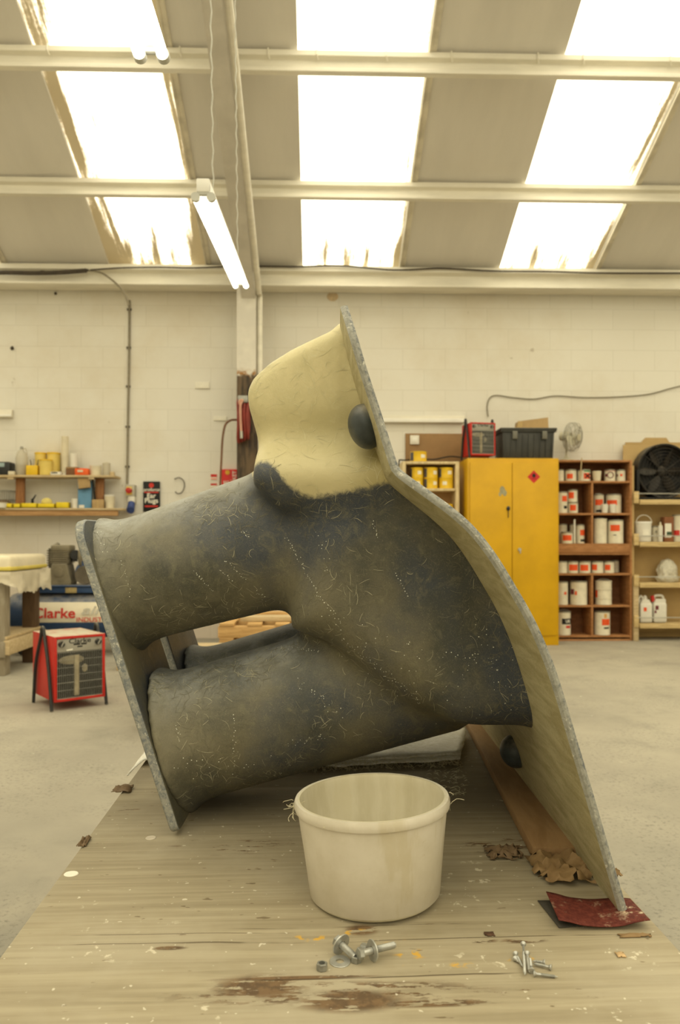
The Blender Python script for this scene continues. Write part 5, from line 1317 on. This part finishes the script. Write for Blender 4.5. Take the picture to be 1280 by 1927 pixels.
# ------------------------------------------------------------ yellow cabinet
YF = 7.6; DC = 0.46
xa, xb = Wp(880, 1000, YF).x, Wp(1052, 1000, YF).x; zt3 = Wp(960, 862, YF).z; w_ = xb-xa
cab = thing('yellow_cabinet', 'tall yellow steel hazard cabinet with two doors and a red diamond sign', 'cabinet', ((xa+xb)/2, YF, 0))
MB().box((0, DC/2+0.004, zt3/2), (w_, DC, zt3), bev=0.004).build('carcass', M_YEL, cab)
xs = Wp(963.5, 1000, YF).x-(xa+xb)/2; zb_ = 0.10
z1_ = zt3-0.045
for x0, x1, lr in ((-w_/2+0.022, xs-0.0025, 0), (xs+0.0025, w_/2-0.022, 1)):
    d_ = MB().box(((x0+x1)/2, -0.006, (zb_+z1_)/2), (x1-x0, 0.018, z1_-zb_), bev=0.003).build('door', M_YEL, cab)
    if lr == 0:
        hxx, hz_ = Wp(956, 957, YF).x-(xa+xb)/2, Wp(956, 957, YF).z
        MB().ball((hxx, -0.02, hz_), (0.018, 0.012, 0.024), seg=14).cyl((hxx, -0.02, hz_), (hxx-0.002, -0.022, hz_-0.09), 0.0035, seg=6).build('handle', M_BLK, d_)
        g_ = Wp(946, 926, YF); mb = MB()
        for dx, dz, r_ in ((-0.006, 0.018, 0.026), (0.018, -0.01, 0.02), (-0.028, -0.022, 0.014)): mb.ball((g_.x-(xa+xb)/2+dx, -0.0155, g_.z+dz), (r_, 0.001, r_*1.5), seg=14)
        mb.build('worn_patch', paint('bare_grey', (150, 146, 118), 0.6, 0.2, 30), d_)
    else:
        p = Wp(977, 1034, YF); MB().cyl((p.x-(xa+xb)/2, -0.014, p.z), (p.x-(xa+xb)/2, -0.03, p.z), 0.016, seg=14).box((p.x-(xa+xb)/2+0.004, -0.03, p.z-0.02), (0.012, 0.008, 0.04), bev=0.002).build('lock', M_GALV, d_)
        p = Wp(1004, 897.5, YF); s_ = sz(12.3, YF); x_ = p.x-(xa+xb)/2
        sg = MB().prism([(x_-s_, p.z), (x_, p.z-s_), (x_+s_, p.z), (x_, p.z+s_)], -0.0165, -0.0155, 'y').build('hazard_sign', paint('hazard_red', (196, 44, 40), 0.5, 0.05, 9), d_)
        fl_ = [(0, -0.022), (0.016, -0.012), (0.018, 0.004), (0.010, 0.012), (0.008, 0.028), (-0.002, 0.012), (-0.008, 0.02), (-0.016, 0.004), (-0.014, -0.012)]
        MB().prism([(x_+u, p.z+0.012+v) for u, v in fl_], -0.0176, -0.0166, 'y').box((x_, -0.0171, p.z-0.018), (0.04, 0.001, 0.004)).build('flame_mark', M_INK, sg)
ct_z = zt3+0.0012
heater('red fan heater standing on top of the yellow cabinet', (Wp(900, 830, YF+0.22).x, YF+0.22, ct_z), math.radians(10), 0.26, 0.24, 0.325, 0.035, 'fan_heater')
# black crate
cxa, cxb = Wp(942, 830, YF+0.06).x, Wp(1047, 830, YF+0.06).x; hcr = sz(59, YF)
cr = thing('storage_crate', 'black plastic lidded crate on top of the yellow cabinet', 'crate', ((cxa+cxb)/2+0.002, YF+0.235, ct_z)); wc = cxb-cxa
M_CRT = paint('crate_black', (58, 58, 54), 0.5, 0.2, 8, dust=0.5)
mb = MB(); mb.box((0, 0, hcr*0.45), (wc-0.03, 0.34, hcr*0.9), bev=0.012)
for v in mb.bm.verts: v.co.x *= 0.95+0.05*v.co.z/hcr; v.co.y *= 0.95+0.05*v.co.z/hcr
for k in range(9): mb.box((-wc*0.42+wc*0.84*k/8, -0.168, hcr*0.42), (0.006, 0.012, hcr*0.7))
mb.build('bin', M_CRT, cr)
MB().box((0, 0, hcr*0.955), (wc+0.01, 0.38, hcr*0.09), bev=0.008).box((0, 0, hcr*0.885), (wc, 0.37, hcr*0.05), bev=0.006).build('lid', M_CRT, cr)
for x in (-wc*0.25, wc*0.28): MB().box((x, -0.192, hcr*0.76), (0.05, 0.014, hcr*0.26), bev=0.004).build('clip', paint('dusty_clip', (104, 102, 92), 0.5, 0.15, 9), cr)
zcr = ct_z+hcr*1.002
p = Wp(1002, 790, YF+0.2); t = thing('cardboard_box', 'open tan cardboard box piece lying tilted on the black crate', 'cardboard', (p.x, YF+0.235, zcr))
wq, hq = sz(60, YF), sz(18, YF)
MB().prism([(-wq/2, 0), (wq/2, 0), (wq/2-0.006, hq*1.28), (-wq/2+0.01, hq*0.86)], -0.07, 0.07, 'y').build('box_side', M_CARD, t); MB().box((-wq/2+0.02, -0.074, hq*0.45), (0.05, 0.004, hq*0.8), rot=Matrix.Rotation(0.1, 4, 'Y')).build('flap', M_MDF, t)
# desk fan on the crate side
p = Wp(1071, 822, YF+0.25)
fan = thing('desk_fan', 'pale grey round desk fan standing on the shelving next to the black crate', 'fan', (p.x, YF+0.42, 0))
YP = 7.93
xa2, xb2 = Wp(1036, 1000, YP).x, Wp(1190, 1000, YP).x; zt4 = Wp(1100, 865.5, YP).z; DPG = 0.29
fan.location = (Wp(1066, 822, YP+0.14).x, YP+0.14, zt4+0.001)
fz = Wp(1071, 822, YP+0.14).z-zt4; R_f = sz(27.5, YP+0.1)
M_FAN = paint('fan_grey', (190, 184, 160), 0.45, 0.08, 8)
MB().lathe([(0, 0), (0.085, 0), (0.085, 0.012), (0.03, 0.03), (0.014, 0.05), (0, 0.05)], seg=24).build('base', M_FAN, fan)
MB().cyl((0, 0, 0.03), (0, 0, fz), 0.011, seg=10).build('pole', M_FAN, fan)
FR = Matrix.Translation((0, 0, fz)) @ Matrix.Rotation(math.radians(46), 4, 'Z') @ Matrix.Rotation(math.radians(8), 4, 'X')
MB().lathe([(0, -0.06), (0.045, -0.06), (0.055, 0.0), (0.045, 0.05), (0, 0.05)], FR @ Matrix.Rotation(PI/2, 4, 'X'), seg=20).build('motor_housing', M_FAN, fan)
mb = MB()
for rr_, yy in ((R_f, -0.07), (R_f*0.96, -0.105), (R_f*0.75, -0.125), (R_f*0.5, -0.135), (R_f*0.97, -0.035), (R_f*0.7, -0.01)):
    mb.tube([FR @ Vector((rr_*math.cos(a), yy, rr_*math.sin(a))) for a in np.linspace(0, 2*PI, 36, endpoint=False)], 0.003, 5, closed=True)
for k in range(36):
    a = 2*PI*k/36; mb.tube([FR @ Vector((r*math.cos(a), y, r*math.sin(a))) for r, y in ((R_f*0.25, -0.137), (R_f*0.7, -0.128), (R_f, -0.07), (R_f*0.95, -0.03), (R_f*0.3, 0.0))], 0.0016, 4)
mb.build('wire_cage', M_GALV, fan)
mb = MB()
for k in range(3):
    Bm = FR @ Matrix.Translation((0, -0.085, 0)) @ Matrix.Rotation(2*PI*k/3, 4, 'Y') @ Matrix.Rotation(0.5, 4, 'Z')
    mb.ball((0, 0, 0), (R_f*0.38, 0.004, R_f*0.36), rot=Bm @ Matrix.Translation((0, 0, R_f*0.5)), seg=14)
mb.ball((0, 0, 0), (R_f*0.24, 0.03, R_f*0.24), rot=FR @ Matrix.Translation((0, -0.09, 0)), seg=16); mb.build('fan_blade', paint('clear_blade', (206, 200, 176), 0.4, 0.05, 9), fan)
MB().lathe([(0, -0.006), (R_f*0.25, -0.004), (R_f*0.25, 0.004), (0, 0.004)], FR @ Matrix.Translation((0, -0.139, 0)) @ Matrix.Rotation(PI/2, 4, 'X'), seg=20).build('badge', M_FAN, fan)

# ------------------------------------------------------------ pigeonhole shelving
ph = thing('pigeonhole_shelving', 'warm brown plywood pigeonhole shelving full of white paint tins', 'shelving', ((xa2+xb2)/2, YP, 0)); w_ = xb2-xa2
def pz_(py): return Wp(1100, py, YP).z
xph = (xa2+xb2)/2
zmid = pz_(1034)
for x in (-w_/2+0.011, w_/2-0.011): MB().box((x, DPG/2, zt4/2), (0.022, DPG, zt4), bev=0.002).build('side_panel', M_PLY, ph)
MB().box((0, DPG-0.006, zt4/2), (w_-0.044, 0.012, zt4-0.01)).build('back_panel', M_PLYD, ph)
MB().box((0, DPG/2, zt4-0.010), (w_-0.046, DPG-0.014, 0.019), bev=0.002).build('top_panel', M_PLY, ph)
SH = {}
for nm, py in (('a', 905), ('b', 965.5), ('c', 1023), ('d', 1079), ('e', 1139), ('f', 1196)):
    SH[nm] = pz_(py); MB().box((0, DPG/2-0.007, SH[nm]-0.010), (w_-0.046, DPG-0.016, 0.02), bev=0.002).build('shelf', M_PLY, ph)
MB().box((0, 0.008, (pz_(1026)+pz_(1041))/2), (w_-0.046, 0.014, pz_(1027)-pz_(1041)), bev=0.002).build('cross_rail', M_PLY, ph)
MB().box((0, DPG/2, pz_(1041)-0.008), (w_-0.046, DPG-0.016, 0.016)).build('shelf', M_PLY, ph)
MB().box((0, 0.01, pz_(1203)-0.012), (w_-0.046, 0.016, pz_(1199)-0.012), bev=0.002).build('plinth', M_PLY, ph)
xd = Wp(1115, 1000, YP).x-xph
for t0, b0 in ((905, 965.5), (965.5, 1023), (1079, 1139), (1139, 1196)):
    z1_, z0_ = pz_(t0)-0.021, pz_(b0)+0.0006; MB().box((xd, DPG/2-0.007, (z0_+z1_)/2), (0.02, DPG-0.018, z1_-z0_), bev=0.002).build('divider', M_PLY, ph)

M_TIN = paint('white_tin', (214, 206, 184), 0.35, 0.08, 16, dust=0.2); M_TINR = paint('tin_rim', (150, 146, 132), 0.4, 0.15, 20, metal=0.5)
GT = 'white paint tins in the pigeonholes'
def tin(px0, px1, py0, py1, z, label, dy=0.08, patch=None, band=None, handle=False, turn=0.0, name='paint_tin', Yb=None, grp=GT, h_=None):
    Y = (Yb or YP)+dy; r = sz(px1-px0, Y)/2; h = h_ or sz(py1-py0, Y)
    t = thing(name, label, 'tin', at((px0+px1)/2, z, Y), turn, grp)
    MB().lathe([(0, 0), (r, 0), (r*1.02, 0.003), (r*0.99, 0.008), (r*0.99, h-0.012), (0, h-0.012)], seg=28).build('can', M_TIN, t)
    MB().lathe([(r*1.0, h-0.014), (r*1.03, h-0.008), (r*1.02, h-0.001), (r*0.97, h), (r*0.9, h-0.007), (r*0.6, h-0.006), (0, h-0.006), (0, h-0.010), (r*0.98, h-0.012)], seg=28, close=False).build('lid', M_TINR if name == 'paint_tin' else M_TIN, t)
    if patch: curved(r*1.008, patch[0], patch[1], h*patch[2], h*patch[3], 'paper_label', patch[4] if len(patch) > 4 else M_ORG, t)
    if band: curved(r*1.007, band[0], band[1], h*band[2], h*band[3], 'printed_band', band[4] if len(band) > 4 else M_INK, t)
    if handle: MB().tube([(r*1.02*math.cos(a), -0.004, h*0.9+r*0.5*math.sin(a)) for a in np.linspace(0, PI, 16)], 0.003, 6).build('handle', M_GALV, t)
    return t, r, h
def cup(px0, px1, py0, py1, z, label, dy=0.05, mat=None):
    return tub('plastic_cup', label, 'cup', px0, px1, py0, py1, z, mat or M_WHT, None, taper=0.8, Y=YP+dy, group='cups in the pigeonholes')
A, B_, C_, D_, E_, F_ = (SH[k]+0.0006 for k in 'abcdef')
# top row
tin(1046, 1061.5, 882, 904, A, 'plain white tin at the cabinet end of the top row')
tin(1063.5, 1085, 882, 904, A, 'white tin with orange label on the top row, second from the yellow cabinet', patch=(-1.0, 0.05, 0.2, 0.62))
tx, r, h = tin(1087, 1111, 882, 904, A, 'white tin with a crossed orange hazard label and green stripe on the top row', patch=(-0.35, 0.85, 0.18, 0.68), band=(-0.3, 0.8, 0.78, 0.9, paint('green_ink', (70, 140, 90), 0.6, 0.05, 9)))
mb = MB()
for s_ in (-1, 1): mb.box((r*0.25, -r*1.0, h*0.43), (0.07, 0.002, 0.012), rot=Matrix.Rotation(s_*0.7, 4, 'Y'))
mb.build('cross_mark', M_INK, tx)
a, b = at(1092, A, YP+0.02), Wp(1095, 862, YP-0.01); t = thing('stirring_stick', 'pale wooden stirring stick leaning against the top of the pigeonholes', 'stick', a)
d_ = b-a; MB().cyl((0, 0, 0.004), d_, 0.006, seg=8).build('shaft', M_SHELF, t); MB().ball(d_*0.06+Vector((0, 0, 0.004)), (0.008, 0.006, 0.014), seg=10).build('tip', M_TIN, t)
cup(1115, 1132, 885, 904, A, 'cream plastic cup in the middle of the top row', mat=M_CRM)
M_MAR = paint('maroon_ink', (110, 44, 52), 0.6, 0.05, 9)
def ring_mark(t, r, h, ang, s):
    mb = MB(); c = Vector((r*1.01*math.sin(ang), -r*1.01*math.cos(ang), h*0.52)); u = Vector((math.cos(ang), math.sin(ang), 0))
    mb.tube([c+u*s*math.cos(a)+Vector((0, 0, s*math.sin(a))) for a in np.linspace(0, 2*PI, 20, endpoint=False)], 0.004, 6, closed=True); mb.build('ring_emblem', M_MAR, t)
t, r, h = tin(1137.5, 1158, 882, 904, A, 'white tin with dark red ring emblem on the top row', patch=(-1.5, 1.2, 0.86, 0.96, M_REDI), band=(-1.3, -0.75, 0.4, 0.62, M_MAR)); ring_mark(t, r, h, -0.25, 0.03)
t, r, h = tin(1160, 1177, 882, 904, A, 'white tin with small red mark at the outer end of the top row', patch=(-0.5, 0.0, 0.42, 0.62), band=(-1.4, -1.0, 0.4, 0.62, M_MAR))
# second row
tin(1046, 1068, 924, 964.5, B_, 'tall white tin with orange label above black print, beside the cabinet on the second row', patch=(-0.2, 0.75, 0.54, 0.80), band=(0.1, 0.8, 0.2, 0.34))
t, r, h = tin(1069, 1088, 943.5, 964.5, B_, 'lower of two stacked small tins with orange labels on the second row', patch=(-0.9, 0.3, 0.22, 0.74))
tin(1068.5, 1087, 919.5, 943, B_+h+0.0006, 'upper of two stacked small tins with orange labels on the second row', patch=(-1.2, -0.05, 0.28, 0.78))
tin(1116.5, 1136.5, 928, 964.5, B_, 'tall handled tin with orange label over black print on the second row', dy=0.15, patch=(-0.95, 0.55, 0.42, 0.72), band=(-0.8, 0.6, 0.06, 0.18), handle=True)
tin(1140.5, 1169, 928, 964.5, B_, 'large white tin with orange label standing behind two white cups', dy=0.14, patch=(-1.3, 0.1, 0.42, 0.68))
cup(1131.5, 1144.5, 947.5, 964.5, B_, 'white plastic cup in front of the handled tin', dy=0.035)
cup(1147, 1159.5, 947.5, 964.5, B_, 'white plastic cup in front of the large orange labelled tin', dy=0.035)
# third row
tin(1050, 1067.5, 985, 1022, C_, 'plain grey white tin behind the small orange tin on the third row', dy=0.19)
tin(1072, 1085, 985, 1022, C_, 'narrow plain tin deep in the compartment behind the white stick', dy=0.2)
tin(1056.5, 1078, 1000, 1022, C_, 'small squat tin with wide orange label at the front of the third row', dy=0.06, patch=(-1.1, 0.55, 0.25, 0.72))
tin(1083.5, 1100, 986, 1022, C_, 'upright tin with orange label over black print next to the white stick', dy=0.1, patch=(-0.3, 1.0, 0.42, 0.72), band=(-0.2, 1.1, 0.1, 0.22))
a, b = at(1082, C_, YP+0.035), at(1082.5, C_+sz(46, YP), YP+0.05); t = thing('mixing_stick', 'flat white mixing stick standing up on the third row', 'stick', a)
MB().box((0, 0.007, (b.z-a.z)/2), (0.016, 0.004, b.z-a.z), bev=0.001).build('blade', M_WHT, t); MB().box((0, 0.004, (b.z-a.z)*0.08), (0.018, 0.003, (b.z-a.z)*0.14)).build('paint_coating', M_TIN, t)
t, r, h = tin(1117, 1142, 975, 1022, C_, 'tall plain white can with open dark mouth and handle on the third row', handle=True, name='open_can')
MB().cyl((0, 0, h-0.005), (0, 0, h-0.003), r*0.86, seg=24).build('dark_mouth', M_BLKD, t)
tin(1143.5, 1173, 977, 1022, C_, 'large white tin with orange square near its top on the third row', patch=(-1.0, 0.2, 0.52, 0.78), band=(-0.6, -0.25, 0.34, 0.37))
# fourth row
for x0, x1, lb, pa in ((1047, 1067.5, 'plain small tin at the cabinet end of the fourth row', None), (1068, 1088, 'small tin with wide orange label, second along the fourth row', (-1.0, 0.75, 0.22, 0.72)),
                       (1089.5, 1111.5, 'small tin with orange label, third along the fourth row', (-1.1, 0.3, 0.2, 0.7)), (1113.5, 1135.5, 'small tin with dark edged orange label, fourth along the fourth row', (-1.45, -0.4, 0.25, 0.72)),
                       (1136.5, 1156, 'small tin with orange label at the outer front of the fourth row', (-1.2, -0.1, 0.25, 0.7))):
    tin(x0, x1, 1055.5, 1078, D_, lb, patch=pa)
tin(1152, 1165, 1053.5, 1077, D_, 'plain tin half hidden at the back of the fourth row', dy=0.22)
# fifth row
tin(1047, 1069, 1094, 1138, E_, 'large plain white tin with a small orange mark beside the cabinet on the fifth row', patch=(0.05, 0.5, 0.44, 0.56))
tin(1073, 1105, 1093, 1138, E_, 'widest white tin with small orange and black marks on the fifth row', patch=(-0.75, -0.5, 0.42, 0.58), band=(-1.4, -0.85, 0.44, 0.66, M_MAR))
t, r, h = tin(1120.5, 1151, 1092.5, 1138, E_, 'large ribbed white pail with wire handle on the fifth row', patch=(-1.5, -1.1, 0.3, 0.6), handle=True, name='open_can')
MB().lathe([(r*1.0, h*0.62), (r*1.035, h*0.63), (r*1.035, h*0.66), (r*1.0, h*0.67)], seg=28).lathe([(r*1.0, h*0.24), (r*1.03, h*0.25), (r*1.03, h*0.27), (r*1.0, h*0.28)], seg=28).build('rib', M_TIN, t)
# bottom row
t, r, h = tin(1047, 1074, 1149, 1194, F_, 'white tin with black lettered band and red mark on the bottom row', band=(-0.5, 1.05, 0.46, 0.70), patch=(0.05, 0.8, 0.3, 0.40, M_REDI), handle=True)
text('UR', 0.042, M_WHTI, t, (r*0.32, -r*0.985, h*0.58), rot=(PI/2, 0, 0.3), bold=0.0008)
t, r, h = tin(1118, 1148, 1149, 1194, F_, 'large white tin with orange square and black lettering on the bottom row', patch=(-0.35, 0.75, 0.42, 0.68), band=(-0.08, 0.3, 0.72, 0.9, paint('tan_ink', (206, 160, 96), 0.6, 0.05, 9)))
curved(r*1.008, -0.1, 0.62, h*0.27, h*0.34, 'black_print', M_INK, t)

# ------------------------------------------------------------ outer rack with rails
YR = 7.9; xr0 = max(Wp(1191, 1000, YR).x, xb2+0.003); xr1 = xr0+1.1; DR = 0.27
t = thing('timber_rack', 'pale timber rack with wire rails and chipboard back at the edge of the photo', 'rack', (xr0, YR, 0)); W_r = xr1-xr0
rz_ = {k: Wp(1240, py, YR).z for k, py in (('a', 940), ('b', 1019.5), ('c', 1096.5), ('d', 1173))}
MB().box((0.5*W_r, DR+0.012, 1.05), (W_r-0.002, 0.015, 1.98), bev=0.002).build('back_board', M_MDF, t)
for x in (0.028, W_r-0.028):
    MB().box((x, 0.022, 0.33), (0.052, 0.042, 0.66), bev=0.003).build('post', M_SHELF, t)
M_RACK = wood('rack_pine', (212, 188, 138), axis=(1, 8, 8))
for k, z in rz_.items():
    MB().box((W_r/2, DR/2+0.02, z-0.02), (W_r-0.004, DR-0.045, 0.036), bev=0.003).build('shelf', M_RACK, t)
    MB().box((W_r/2+0.03, -0.004, z-0.026), (W_r-0.06, 0.02, 0.05), bev=0.002).build('shelf_edge', M_RACK, t)
    MB().box((0.025, -0.003, z+0.022), (0.05, 0.026, 0.12), bev=0.003).build('rail_bracket', M_RACK, t)
    MB().cyl((0.02, -0.012, z+0.06), (W_r, -0.012, z+0.058), 0.005, seg=8).build('rail', M_GALV, t)
for x in (0.012, W_r-0.012): MB().box((x, DR/2+0.015, 0.9), (0.02, DR-0.06, 1.8)).build('side_panel', M_MDF, t)
xo = Wp(1178, 850, WALL-0.03).x
tb = thing('mdf_sheet', 'large tan board with a notched top standing against the wall behind the black drum fan', 'board', (xo, WALL-0.022, 0.0)); zt5 = Wp(1200, 833, WALL).z; dx = sz(1, WALL)
MB().prism([(0, 0.002), (1.3, 0.002), (1.3, zt5), (84*dx, zt5), (78*dx, zt5+0.05), (38*dx, zt5+0.05), (30*dx, zt5), (0, zt5)], -0.008, 0.008, 'y').build('sheet', M_MDF, tb)
MB().box((45*dx, -0.010, Wp(1225, 853, WALL).z), (40*dx, 0.002, sz(28, WALL)), bev=0).build('grey_patch', M_GRYP, tb)
# black drum fan on the top shelf
fxc, fzc = Wp(1247, 887, YR+0.1).x, Wp(1247, 887, YR+0.1).z; Rb = sz(51, YR+0.1); za = rz_['a']+0.0006
df = thing('drum_fan', 'large black drum fan on the top shelf of the timber rack', 'fan', (fxc, YR+0.12, za)); cz = fzc-za
M_DRM = paint('drum_black', (40, 36, 32), 0.5, 0.3, 9, dust=0.25)
M4 = Matrix.Translation((0, 0, cz)) @ Matrix.Rotation(PI/2, 4, 'X')
MB().lathe([(Rb, -0.08), (Rb*1.02, -0.075), (Rb*1.02, 0.075), (Rb, 0.08), (Rb*0.96, 0.075), (Rb*0.96, -0.075)], M4, seg=48, close=True).build('drum', M_DRM, df)
MB().lathe([(0, -0.05), (Rb*0.95, -0.05), (Rb*0.95, -0.045), (0, -0.045)], M4, seg=40).build('rear_plate', M_BLKD, df)
mb = MB()
for k in range(6):
    Bm = M4 @ Matrix.Rotation(2*PI*k/6, 4, 'Z') @ Matrix.Translation((Rb*0.55, 0, 0)) @ Matrix.Rotation(0.5, 4, 'X'); mb.ball((0, 0, 0), (Rb*0.36, Rb*0.17, 0.004), rot=Bm, seg=14)
mb.ball((0, 0, 0), (Rb*0.2, Rb*0.2, 0.03), rot=M4, seg=18); mb.build('fan_blade', paint('blade_brown', (40, 35, 30), 0.5, 0.25, 8, dust=0.2), df)
mb = MB()
for k in range(1, 9): mb.tube([M4 @ Vector((Rb*0.96*k/8*math.cos(a), Rb*0.96*k/8*math.sin(a), 0.078)) for a in np.linspace(0, 2*PI, 40, endpoint=False)], 0.0016, 4, closed=True)
for k in range(10): a = 2*PI*k/10; mb.tube([M4 @ Vector((0, 0, 0.079)), M4 @ Vector((Rb*0.97*math.cos(a), Rb*0.97*math.sin(a), 0.079))], 0.0022, 4)
mb.build('grille', M_DRM, df)
MB().box((-Rb*1.0, 0, cz*0.52), (0.03, 0.16, cz*1.03), bev=0.005).box((Rb*1.0, 0, cz*0.52), (0.03, 0.16, cz*1.03), bev=0.005).box((0, 0, 0.012), (Rb*2.02, 0.17, 0.024), bev=0.004).build('stand', M_BLKD, df)
# things on the rack shelves
b_ = rz_['b']+0.0006; GR = 'tins on the timber rack'
tb2, r, h = tub('white_pail', 'white plastic pail with raised bail handle on the timber rack', 'pail', 1194.5, 1226, 981, 1019, b_, M_WHT, M_BAT2, taper=0.93, Y=YR+0.1)
MB().tube([(r*0.98*math.cos(a)+0.01, 0.0, h*0.9+r*1.05*math.sin(a)) for a in np.linspace(0.1, PI-0.1, 16)], 0.004, 6).build('handle', M_WHT, tb2)
curved(r*0.995, -0.4, 0.5, h*0.3, h*0.6, 'paper_label', M_WHTI, tb2)
tin(1226.5, 1239, 989, 1019, b_, 'small plain grey tin between the pail and the carton on the timber rack', Yb=YR, dy=0.15, patch=(-0.3, 0.3, 0.55, 0.7, M_TINR), grp=GR)
t, w_, h_ = ibox('brown_carton', 'brown and white carton with a green patch on the timber rack', 'box', 1246.5, 1264.5, 972, 1019, b_, 0.10, paint('rust_card', (140, 92, 62), 0.8, 0.1, 7), Y=YR+0.14)
MB().box((-0.012, -0.052, h_*0.45), (w_*0.68, 0.003, h_*0.56)).build('paper_label', M_WHTI, t); MB().box((0, -0.054, h_*0.33), (w_*0.55, 0.002, h_*0.14)).build('green_patch', paint('label_green', (62, 84, 62), 0.6, 0.06, 9), t)
t = thing('caulk_tube', 'white caulking tube with pointed nozzle leaning on the carton', 'tube', at(1243, b_, YR+0.06)); r, h = sz(6, YR)/2+0.006, sz(30, YR)
MB().cyl((0, 0, 0), (0, 0, h), r, seg=16).build('tube_body', M_WHT, t); MB().lathe([(r*0.9, h), (r*0.5, h+0.012), (r*0.3, h+0.04), (0, h+0.042)], seg=14).build('nozzle', M_CRM, t)
tin(1266.5, 1290, 967.5, 1019, b_, 'tall white tin with a red square cut by the edge of the photo', Yb=YR, dy=0.12, patch=(-1.3, -0.35, 0.22, 0.42, M_REDI), grp=GR)
c_ = rz_['c']+0.0006
p = at(1256, c_, YR+0.14); t = thing('plastic_bundle', 'crumpled clear plastic bundle on the timber rack', 'bundle', p); h = sz(44, YR); r = sz(46, YR)/2
mb = MB(); bmesh.ops.create_icosphere(mb.bm, subdivisions=4, radius=1)
for v in mb.bm.verts:
    n_ = v.co.normalized(); k = 1+0.13*mnoise.noise(n_*3)+0.07*mnoise.noise(n_*8)
    z = max(-0.55, n_.z*k); wv_ = (1.0 if z < -0.15 else 0.82+0.1*z)
    v.co = Vector((n_.x*k*r*wv_, n_.y*k*0.085*wv_, (z+0.55)/1.55*h))
mb.build('wrapping', paint('crumpled_plastic', (204, 198, 180), 0.25, 0.15, 30, spec=0.6, bump=0.6), t, smooth=40)
MB().lathe([(r*0.8, 0.012), (r*0.82, 0.0), (r*0.86, 0.05), (r*0.8, 0.05)], Matrix.Diagonal((1, 0.55, 1, 1)), seg=24, close=True).build('tied_base', M_CRM, t)
d_ = rz_['d']+0.0006
def jerry(px0, px1, py0, label, side, patch):
    w_, h = sz(px1-px0, YR+0.1), sz(1173-py0, YR+0.1); t = thing('jerry_can', label, 'jerry can', at((px0+px1)/2, d_, YR+0.1), 0, 'jerry cans on the timber rack')
    MB().box((0, 0, h*0.36), (w_, 0.13, h*0.72), bev=0.018, seg=3).prism([(-w_*0.46, h*0.70), (w_*0.46, h*0.70), (w_*0.25 if side < 0 else w_*0.45, h*0.86), (-w_*0.25 if side < 0 else -w_*0.3, h*0.86)], -0.05, 0.05, 'y').build('body', M_WHT, t, bev=0.006)
    if side < 0:
        MB().lathe([(0.022, h*0.84), (0.02, h*0.93), (0.012, h), (0, h)], Matrix.Translation((w_*0.08, 0, 0)), seg=14).build('cap', M_WHT, t)
        MB().tube(catmull([(-w_*0.05, 0, h*0.86), (-w_*0.25, 0, h*0.97), (-w_*0.42, 0, h*0.88), (-w_*0.42, 0, h*0.7)], 5), 0.011, 8).build('handle', M_WHT, t)
    else:
        MB().tube(catmull([(-w_*0.36, 0, h*0.78), (-w_*0.28, 0, h*0.95), (w_*0.1, 0, h*0.98), (w_*0.36, 0, h*0.93), (w_*0.42, 0, h*0.7)], 5), 0.013, 8).build('handle', M_WHT, t)
        MB().cyl((-w_*0.38, 0, h*0.76), (-w_*0.46, 0, h*0.97), 0.02, seg=12).build('cap', M_REDI, t)
    mb = MB()
    for x, z, s_, _m in patch: mb.box((x*w_, -0.067, z*h), (s_, 0.002, s_*1.3))
    mb.build('hazard_label', patch[0][3], t)
jerry(1200.5, 1224, 1122, 'white jerry can with a small orange hazard label, nearer the pigeonholes', -1, [(-0.12, 0.5, 0.03, M_ORG)])
jerry(1226.5, 1251, 1121, 'white jerry can with big loop handle and dark red marks', 1, [(-0.3, 0.55, 0.032, M_MAR), (-0.42, 0.4, 0.02, M_MAR)])
